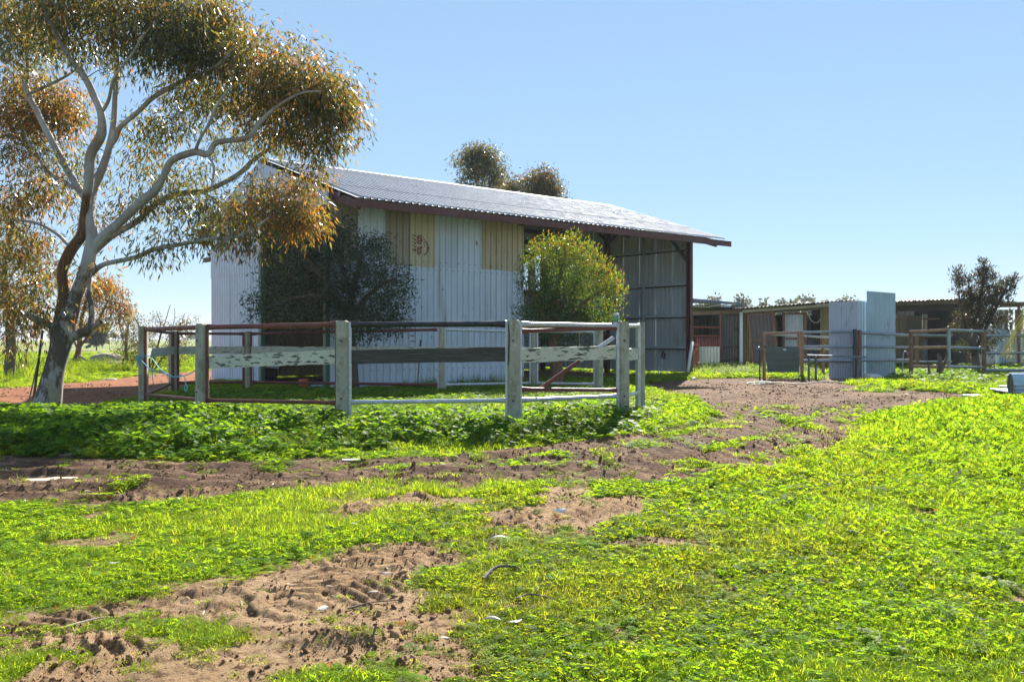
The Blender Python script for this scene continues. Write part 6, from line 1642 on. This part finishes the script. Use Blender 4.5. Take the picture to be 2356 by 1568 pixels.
    bar(e, 'post', 'rusty_pipe', 2344, 700, 32.8, 2344, 850, 32.8, 0.05, ground1=True); bar(e, 'post', 'rusty_pipe', 2460, 700, 32.8, 2460, 850, 32.8, 0.05, ground1=True)
build_sheds()

# ------------------------------------------------------------------ yard rails, screens, table
def build_yards():
    Dy = 27.2
    g = thing('yard_gate', tuple(W(1800, 870, Dy).xy) + (0,), 'rusty pipe yard gate frame carrying a dull green ribbed sheet', 'gate')
    bar(g, 'post', 'tan_pipe', 1758, 765, Dy, 1758, 872, Dy, 0.05, ground1=True)
    bar(g, 'post', 'tan_pipe', 1845, 763, Dy, 1845, 872, Dy, 0.055, ground1=True); bar(g, 'stile', 'tan_pipe', 1838, 764, Dy - 0.05, 1838, 832, Dy - 0.05, 0.045)
    bar(g, 'top_rail', 'tan_pipe', 1755, 767, Dy, 1846, 764, Dy, 0.045)
    A = W(1762, 797, Dy - 0.08); B = W(1839, 856, Dy - 0.08)
    for k in range(4):
        z1 = A.z + (B.z - A.z) * k / 4; z0 = A.z + (B.z - A.z) * (k + 1) / 4
        MB().add([(A.x + 0.012 * k, A.y - 0.03, z0), (B.x, A.y - 0.03, z0), (B.x, A.y, z1), (A.x + 0.012 * k, A.y, z1), (A.x + 0.012 * k, A.y + 0.01, z0), (B.x, A.y + 0.01, z0)],
                 [(0, 1, 2, 3), (4, 5, 1, 0)]).build('panel', MATS['green_sheet'], g)
    MB().box((A.x + 0.02 + (B.x - A.x) * 0.53, A.y - 0.035, A.z - 0.09), (0.09, 0.012, 0.05)).build('tag_plate', MATS['white_plastic'], g)
    MB().tube([W(1758, 797, Dy - .1), W(1764, 797, Dy - .1)], 0.03, 6).build('latch', MATS['dark_steel'], g)
    f = thing('yard_fence', tuple(W(1950, 870, Dy).xy) + (0,), 'three-rail grey pipe yard fence running behind the bench and round the iron screen', 'fence')
    for v0, v1 in ((764, 762), (797, 797), (829, 829)): bar(f, 'rail', 'yard_pipe', 1846, v0, Dy, 1976, v1, Dy - 0.05, 0.042)
    bar(f, 'post', 'dark_steel', 1967, 757, Dy - 0.12, 1967, 872, Dy - 0.12, 0.06, ground1=True); bar(f, 'post', 'rusty_pipe', 1978, 759, Dy - 0.1, 1978, 872, Dy - 0.1, 0.06, ground1=True)
    for v0, v1 in ((765, 771), (797, 799), (829, 828)): bar(f, 'rail', 'yard_pipe', 1980, v0, Dy - 0.1, 2096, v1, Dy - 0.2, 0.045)
    for v0, v1 in ((769, 776), (800, 803)): bar(f, 'rail', 'yard_pipe', 1775, v0, Dy + 3.2, 1910, v1, Dy + 3.0, 0.045)
    bar(f, 'post', 'rusty_pipe', 1894, 783, Dy + 2.9, 1894, 850, Dy + 2.9, 0.05, ground1=True)
    bar(f, 'rail', 'yard_pipe', 2050, 771, Dy + 4, 2190, 772, Dy + 4, 0.05); bar(f, 'rail', 'yard_pipe', 2050, 832, Dy + 4, 2190, 832, Dy + 4, 0.04); bar(f, 'post', 'rusty_pipe', 2110, 770, Dy + 4, 2110, 850, Dy + 4, 0.06, ground1=True)
    s = thing('iron_screen', tuple(W(1985, 870, Dy + 0.3).xy) + (0,), 'tall grey corrugated iron screen of stepped sheets standing in the yard', 'screen')
    vsheet(s, 'iron_sheet', 'mauve_corrugated', 1907, 695, 1976, 872, Dy + 0.16, 0.078, 0.010, v0b=692, ground=True)
    vsheet(s, 'iron_sheet', 'zinc_corrugated', 1970, 691, 1996, 872, Dy + 0.22, 0.078, 0.010, v0b=693, ground=True)
    vsheet(s, 'iron_sheet', 'zinc_corrugated', 1994, 669, 2060, 872, Dy + 0.13, 0.078, 0.010, v0b=674, ground=True)
    t = thing('work_bench', tuple(W(1920, 872, 26.4).xy) + (0,), 'narrow grey steel bench frame standing in front of the iron screen', 'bench')
    a = W(1857, 817, 26.4); b = W(1992, 821, 26.0); 
    MB().beam(a, b, 0.34, 0.05).build('bench_top', MATS['grey_steel'], t, bevel=0.006)
    for u, dd in ((1861, -.1), (1877, .2), (1976, -.3), (1964, .1)): bar(t, 'leg', 'grey_steel', u, 820, 26.3 + dd, u, 870, 26.3 + dd, 0.035, ground1=True)
    bar(t, 'brace', 'grey_steel', 1880, 832, 26.5, 1962, 833, 26.2, 0.02)
    tp = thing('garden_tap', tuple(W(1748, 870, 27).xy) + (0,), 'thin dark standpipe tap beside the green gate', 'tap')
    bar(tp, 'pipe', 'dark_steel', 1748, 806, 27, 1748, 872, 27, 0.022, ground1=True); bar(tp, 'handle', 'grey_steel', 1740, 803, 27, 1752, 803, 27, 0.02); bar(tp, 'spout', 'grey_steel', 1740, 807, 26.95, 1748, 805, 27, 0.025)
    MB().lathe(W(1746, 800, 27), [(0.0, 0), (0.03, 0.01), (0.03, 0.03), (0.0, 0.04)], 10).build('knob', MATS['grey_steel'], tp)
    # right-hand pen
    p = thing('yard_gate', tuple(W(2140, 870, 26.4).xy) + (0,), 'rusty pipe gate panel standing in tall weeds before the yard shed', 'gate')
    bar(p, 'post', 'rusty_pipe', 2096, 762, 26.4, 2096, 875, 26.4, 0.06, ground1=True)
    bar(p, 'stile', 'yard_pipe', 2183, 757, 26.4, 2183, 846, 26.4, 0.055)
    for v0, v1 in ((763, 758), (800, 798), (842, 844)): bar(p, 'rail', 'tan_pipe', 2092, v0, 26.4, 2183, v1, 26.4, 0.045)
    q = thing('pipe_fence', tuple(W(2270, 860, 27).xy) + (0,), 'grey pipe rail fence passing the dark bush to the shed end', 'fence')
    for v0, v1 in ((759, 762), (799, 801), (843, 845)): bar(q, 'rail', 'yard_pipe', 2185, v0, 26.5, 2266, v1, 27.0, 0.045)
    bar(q, 'post', 'rusty_pipe', 2264, 758, 27, 2264, 862, 27, 0.065, ground1=True)
    for v0, v1 in ((772, 771), (812, 812), (851, 853)): bar(q, 'rail', 'yard_pipe', 2266, v0, 27.0, 2440, v1, 26.6, 0.05)
    bar(q, 'post', 'rusty_pipe', 2436, 765, 26.6, 2436, 862, 26.6, 0.065, ground1=True)
    k = thing('standpipe', tuple(W(2077, 850, 27).xy) + (0,), 'short hooked galvanised standpipe in weeds beside the iron screen', 'pipe')
    MB().tube([Vector(x) for x in smooth_line([(W(2076, 870, 27).x, 27, -0.05), tuple(W(2077, 830, 27)), tuple(W(2079, 812, 27)), tuple(W(2084, 808, 27)), tuple(W(2088, 814, 27))], 5)], 0.022, 8).build('bent_pipe', MATS['yard_pipe'], k)
    st = thing('tree_stump', tuple(W(2165, 865, 25.5).xy) + (0,), 'grey dead stump with two broken prongs in tall weeds by the panel', 'stump')
    link('wood', stem_mesh('wood', [[(*W(2163, 878, 25.5), .12), (*W(2164, 850, 25.5), .10), (*W(2162, 826, 25.5), .06), (*W(2158, 812, 25.5), .02)], [(*W(2165, 850, 25.5), .06), (*W(2176, 828, 25.5), .04), (*W(2181, 808, 25.5), .015)], [(*W(2140, 878, 25.4), .05), (*W(2137, 845, 25.4), .03), (*W(2134, 830, 25.4), .012)]], MATS['bark_fibrous'], 9), st)
build_yards()

# ------------------------------------------------------------------ loose things on the ground
def loose():
    # rolled iron at the right edge
    A = W(2322, 888, 18.0); c = Vector((A.x + 0.02, 18.0, 0.27)); ax = Vector((0.965, -0.25, 0.02)).normalized(); L = 1.5; r = 0.25
    t = thing('iron_roll', (c.x, c.y, 0), 'drum of rolled grey corrugated iron lying at the turf edge', 'roll')
    n = 120; up = Vector((0, 0, 1)); sd = ax.cross(up).normalized(); up = sd.cross(ax); vs = []
    for j in (0, 1):
        for i in range(n + 1):
            th = 2 * math.pi * 1.25 * i / n; rr = r + 0.014 * math.sin(i / n * 1.25 * 18 * 2 * math.pi) - 0.03 * i / n
            vs.append(c + ax * (L * j) + sd * (rr * math.cos(th)) + up * (rr * math.sin(th)))
    MB().add(vs, [(i, i + 1, n + 2 + i, n + 1 + i) for i in range(n)]).build('rolled_sheet', MATS['zinc_corrugated'], t, smooth=True)
    MB().tube([c + ax * 0.02, c + ax * 0.03], r * 0.93, 30).build('end_disc', MATS['dark_steel'], t)
    for i, (u0, v0, u1, v1, h) in enumerate(((2228, 913, 2380, 934, 0.03), (2292, 906, 2400, 926, 0.10), (2310, 904, 2420, 915, 0.15))):
        a = G(u0, v0); b = G(u1, v1)
        a = Vector((a[0], a[1], h)); b = Vector((b[0], b[1], h + 0.02)); d = (b - a).normalized(); s_ = d.cross(Vector((0, 0, 1))).normalized()
        vs = []; fs = []
        m = 20
        for e in (a, b):
            for q in range(m + 1):
                x = (q / m - 0.5) * 0.34; vs.append(e + s_ * x + Vector((0, 0, 0.018 * math.sin(q * 1.25) + 0.012)))
        fs = [(q, q + 1, m + 2 + q, m + 1 + q) for q in range(m)]
        tag(MB().add(vs, fs).build('iron_strip', MATS['zinc_corrugated' if i else 'grey_steel']),
            ('long dark grey iron strip lying flat on soil in front of the iron roll', 'pale corrugated iron offcut lying under the iron roll', 'topmost corrugated iron offcut lying beneath the iron roll')[i], 'iron strip', 'iron offcuts by the roll')
    # hose
    pts = []
    for k in range(60):
        th = k * 0.42; pts.append((1755 + (34 - k * .2) * math.cos(th) - 6 * math.sin(k), 883 + 6.0 * math.sin(th), 0))
    def gpt(u, v, z=0.03):
        x, y = G(u, v); return (x, y, z)
    hz = [gpt(1722, 886)] + [gpt(1752 + 6 * k + (34 - 9 * k) * math.cos(th), 884 + k + (3.0 - 0.7 * k) * math.sin(th + 0.3 * k), 0.03 + 0.025 * k) for k in range(3) for th in (0.5, 1.6, 2.7, 3.8, 4.9, 6.0)] + [gpt(1800, 883), gpt(1840, 885), gpt(1880, 881), gpt(1915, 880), gpt(1960, 884)]
    MBh = MB().tube([Vector(p) for p in smooth_line(hz, 4)], 0.014, 7)
    tag(MBh.build('hose', MATS['hose'], smooth=True), 'pale garden hose coiled loosely on the soil in front of the green gate', 'hose')
    def flat(name, u, v, wd, dp, mat, label, cat, rot=0.0, th=0.012, z=0.0, tilt=0.0):
        x, y = G(u, v); me = MB().box((0, 0, 0), (wd, dp, th)).mesh(name, MATS[mat])
        return tag(link(name, me, None, Matrix.Translation((x, y, gzp(x, y) + th / 2 + 0.004 + z)) @ Matrix.Rotation(rot, 4, 'Z') @ Matrix.Rotation(tilt, 4, 'X'), bevel=0.002), label, cat)
    flat('cardboard_sheet', 115, 1102, 0.42, 0.14, 'cardboard', 'flat beige cardboard sheet pressed into the rutted track', 'cardboard', 0.15)
    flat('cardboard_offcut', 143, 1097, 0.24, 0.09, 'cardboard', 'narrow beige cardboard offcut beside the larger sheet on the track', 'cardboard', 0.2)
    flat('white_board', 808, 1064, 0.17, 0.08, 'litter_white', 'small flat white board offcut on the track edge by turf', 'board', 0.1)
    flat('foil_scrap', 160, 1046, 0.20, 0.16, 'litter_white', 'crumpled white scrap at the shaded foot of the mallow weeds', 'scrap', 0.5, 0.02, 0, 0.35)
    flat('white_scrap', 1592, 872, 0.24, 0.2, 'white_plastic', 'round white scrap lying on soil beside the barn corner post', 'scrap', 0.3, 0.05)
    flat('plastic_bag', 2010, 876, 0.42, 0.3, 'litter_white', 'bluish white plastic bag in turf before the iron screen', 'bag', 0.3, 0.16, 0, 0.2)
    flat('white_strip', 242, 872, 0.6, 0.25, 'litter_white', 'white strip lying on the red track left of the pen', 'scrap', 0.1, 0.03)
    rg = random.Random(31)
    def leafy(u, v, L, w, rot, mat, label, z=0.012, tilt=0.2):
        x, y = G(u, v); me = gum_leaf_mesh(rg, 'dry_leaf', MATS[mat], L * 0.7, w * 0.65)
        tag(link('dry_leaf', me, None, Matrix.Translation((x, y, gzp(x, y) + z)) @ Matrix.Rotation(rot, 4, 'Z') @ Matrix.Rotation(tilt, 4, 'X')), label, 'leaf')
    leafy(1135, 1443, 0.11, 0.026, -0.3, 'pale_leaf', 'curled pale gum leaf with a dark underside near the bare soil edge', 0.03, 0.8)
    leafy(1187, 1447, 0.10, 0.030, 0.6, 'litter_white', 'broad whitish gum leaf lying beside the curled pale leaf', 0.02, 0.3)
    leafy(742, 1408, 0.09, 0.030, 0.9, 'litter_white', 'short white curled leaf on open tan soil', 0.012, 0.5)
    leafy(890, 1333, 0.10, 0.022, -0.2, 'pale_leaf', 'slim tan gum leaf lying across the tread marks', 0.02)
    leafy(860, 1372, 0.09, 0.022, 0.1, 'pale_leaf', 'thin pale leaf at the edge of the smooth tan soil', 0.015)
    leafy(262, 1314, 0.08, 0.026, 0.1, 'litter_white', 'white leaf scrap lying on fine grass left of the tread marks', 0.035)
    leafy(1290, 1184, 0.13, 0.06, 0.5, 'litter_white', 'cupped white leaf lying in the ribbed mud by turf', 0.02, 0.9)
    leafy(1150, 1255, 0.15, 0.03, 0.0, 'litter_white', 'long pale leaf on the small bare patch', 0.015)
    # dead sticks and bark
    def branch(name, pts, r, mat, label, cat):
        q = []
        for u, v, dz in pts:
            x, y = G(u, v); q.append((x, y, gzp(x, y) + dz, r))
        q = [(a, b, c, r * (1 - 0.6 * i / (len(q) - 1))) for i, (a, b, c, _) in enumerate(q)]
        tag(link(name, stem_mesh(name, [q], MATS[mat], 8, None, None, 0.15, 3)), label, cat)
    branch('bark_strip', [(1112, 1343, 0.02), (1140, 1330, 0.05), (1178, 1322, 0.04), (1200, 1316, 0.01)], 0.010, 'fallen_bark', 'dark curved bark strip lying between turf tufts', 'bark')
    branch('fallen_stick', [(1190, 1388, 0.02), (1215, 1385, 0.03), (1245, 1388, 0.03), (1290, 1392, 0.01)], 0.006, 'fallen_bark', 'grey twisted stick lying in turf near the bare patch', 'stick')
    branch('fallen_stick', [(800, 1404, 0.008), (860, 1396, 0.01), (930, 1390, 0.006)], 0.005, 'fallen_bark', 'long thin twig lying on the smooth tan soil', 'stick')
    branch('bark_strip', [(853, 1496, 0.0), (860, 1494, 0.04), (866, 1493, 0.075)], 0.007, 'fallen_bark', 'upright brown bark sliver standing beside the dark soil clump', 'bark')
    branch('fallen_stick', [(155, 1440, 0.01), (230, 1425, 0.014), (270, 1418, 0.006)], 0.005, 'pale_leaf', 'pale twig lying at the lower edge of the left turf', 'stick')
    # left paddock: star pickets, props, rocks, poles against the gum
    for u, v0, v1, D, lb in ((31, 797, 850, 37, 'dark steel picket with a bare twig beside it in the paddock'), (57, 803, 855, 35, 'leaning dark steel picket beside the pale flat rock')):
        a = W(u, v0, D); b = W(u + (2 if D < 36 else 0), v1, D); b.z = -0.1
        m = MB().beam(b, a, 0.05, 0.05); m.beam(b + Vector((0.03, 0, 0)), a + Vector((0.03, 0, 0)), 0.014, 0.09)
        tag(m.build('steel_picket', MATS['dark_steel']), lb, 'picket', 'steel pickets in the paddock')
    for i, (u, v) in enumerate(((152, 838), (196, 848), (230, 846))):
        a = W(176, 815, 38); b = W(u, v, 37.6 - 0.4 * i); b.z = 0.0
        tag(MB().tube([b, a], 0.045, 8).build('tree_prop', MATS['twig']), ('timber prop leaning left against the small russet gum', 'middle timber prop leaning on the small russet gum', 'long timber prop leaning right against the small russet gum')[i], 'prop', 'props round the small gum')
    def rock(name, u, v, sx, sy, sz, label, seed, mat='stone', D=None):
        import bmesh
        rr = random.Random(seed); bm = bmesh.new(); bmesh.ops.create_icosphere(bm, subdivisions=3, radius=1)
        f = [Vector((rr.gauss(0, 1), rr.gauss(0, 1), rr.gauss(0, 1))).normalized() for _ in range(9)]
        for p in bm.verts:
            n_ = p.co.normalized(); k = 1.0
            for q in f:
                d = n_.dot(q)
                if d > 0.55: k = min(k, 0.62 / max(d, 0.62) + 0.12)
            p.co = Vector((n_.x * k * sx, n_.y * k * sy, n_.z * k * sz))
        me = bpy.data.meshes.new(name); bm.to_mesh(me); bm.free(); me.materials.append(MATS[mat])
        x, y = G(u, v); return tag(link(name, me, None, Matrix.Translation((x, y, sz * 0.35))), label, 'rock')
    rock('boulder', 246, 839, 0.95, 0.6, 0.42, 'large layered brown boulder near the tangled scrub', 2)
    rock('boulder', 262, 843, 0.8, 0.4, 0.2, 'low pale slab of rock in front of the layered boulder', 3)
    rock('boulder', 41, 855, 0.55, 0.35, 0.18, 'pale flat rock between the two steel pickets', 5)
    rock('boulder', -2, 850, 0.5, 0.35, 0.28, 'brown rounded rock in turf left of the pickets', 6)
    for i, (u0, v0, u1, v1, dd, mt, lb) in enumerate(((74, 922, 98, 760, .35, 'black_plastic', 'thin dark pole leaning against the left of the gum trunk'), (62, 925, 86, 838, .3, 'twig', 'slender tan stick leaning beside the dark pole on the gum'))):
        a = W(u0, v0, 15.2); a.z = 0.0; b = W(u1, v1, 15.0 + dd)
        tag(MB().tube([a, b], 0.022 if i == 0 else 0.012, 8).build('leaning_pole', MATS[mt]), lb, 'pole')
loose()

# ------------------------------------------------------------------ air
def build_haze():
    m = bpy.data.materials.new('haze'); m.use_nodes = True
    n = m.node_tree.nodes; l = m.node_tree.links
    n.remove(n['Principled BSDF'])
    v = n.new('ShaderNodeVolumePrincipled'); v.inputs['Color'].default_value = (0.86, 0.92, 1.0, 1); v.inputs['Density'].default_value = 0.00045
    l.new(v.outputs[0], n['Material Output'].inputs['Volume'])
    o = MB().box((0, 3080, 5.5), (124000, 6300, 15.0)).build('haze', m)
    tag(o, 'thin pale air over the whole farm', 'haze', kind='stuff')
build_haze()
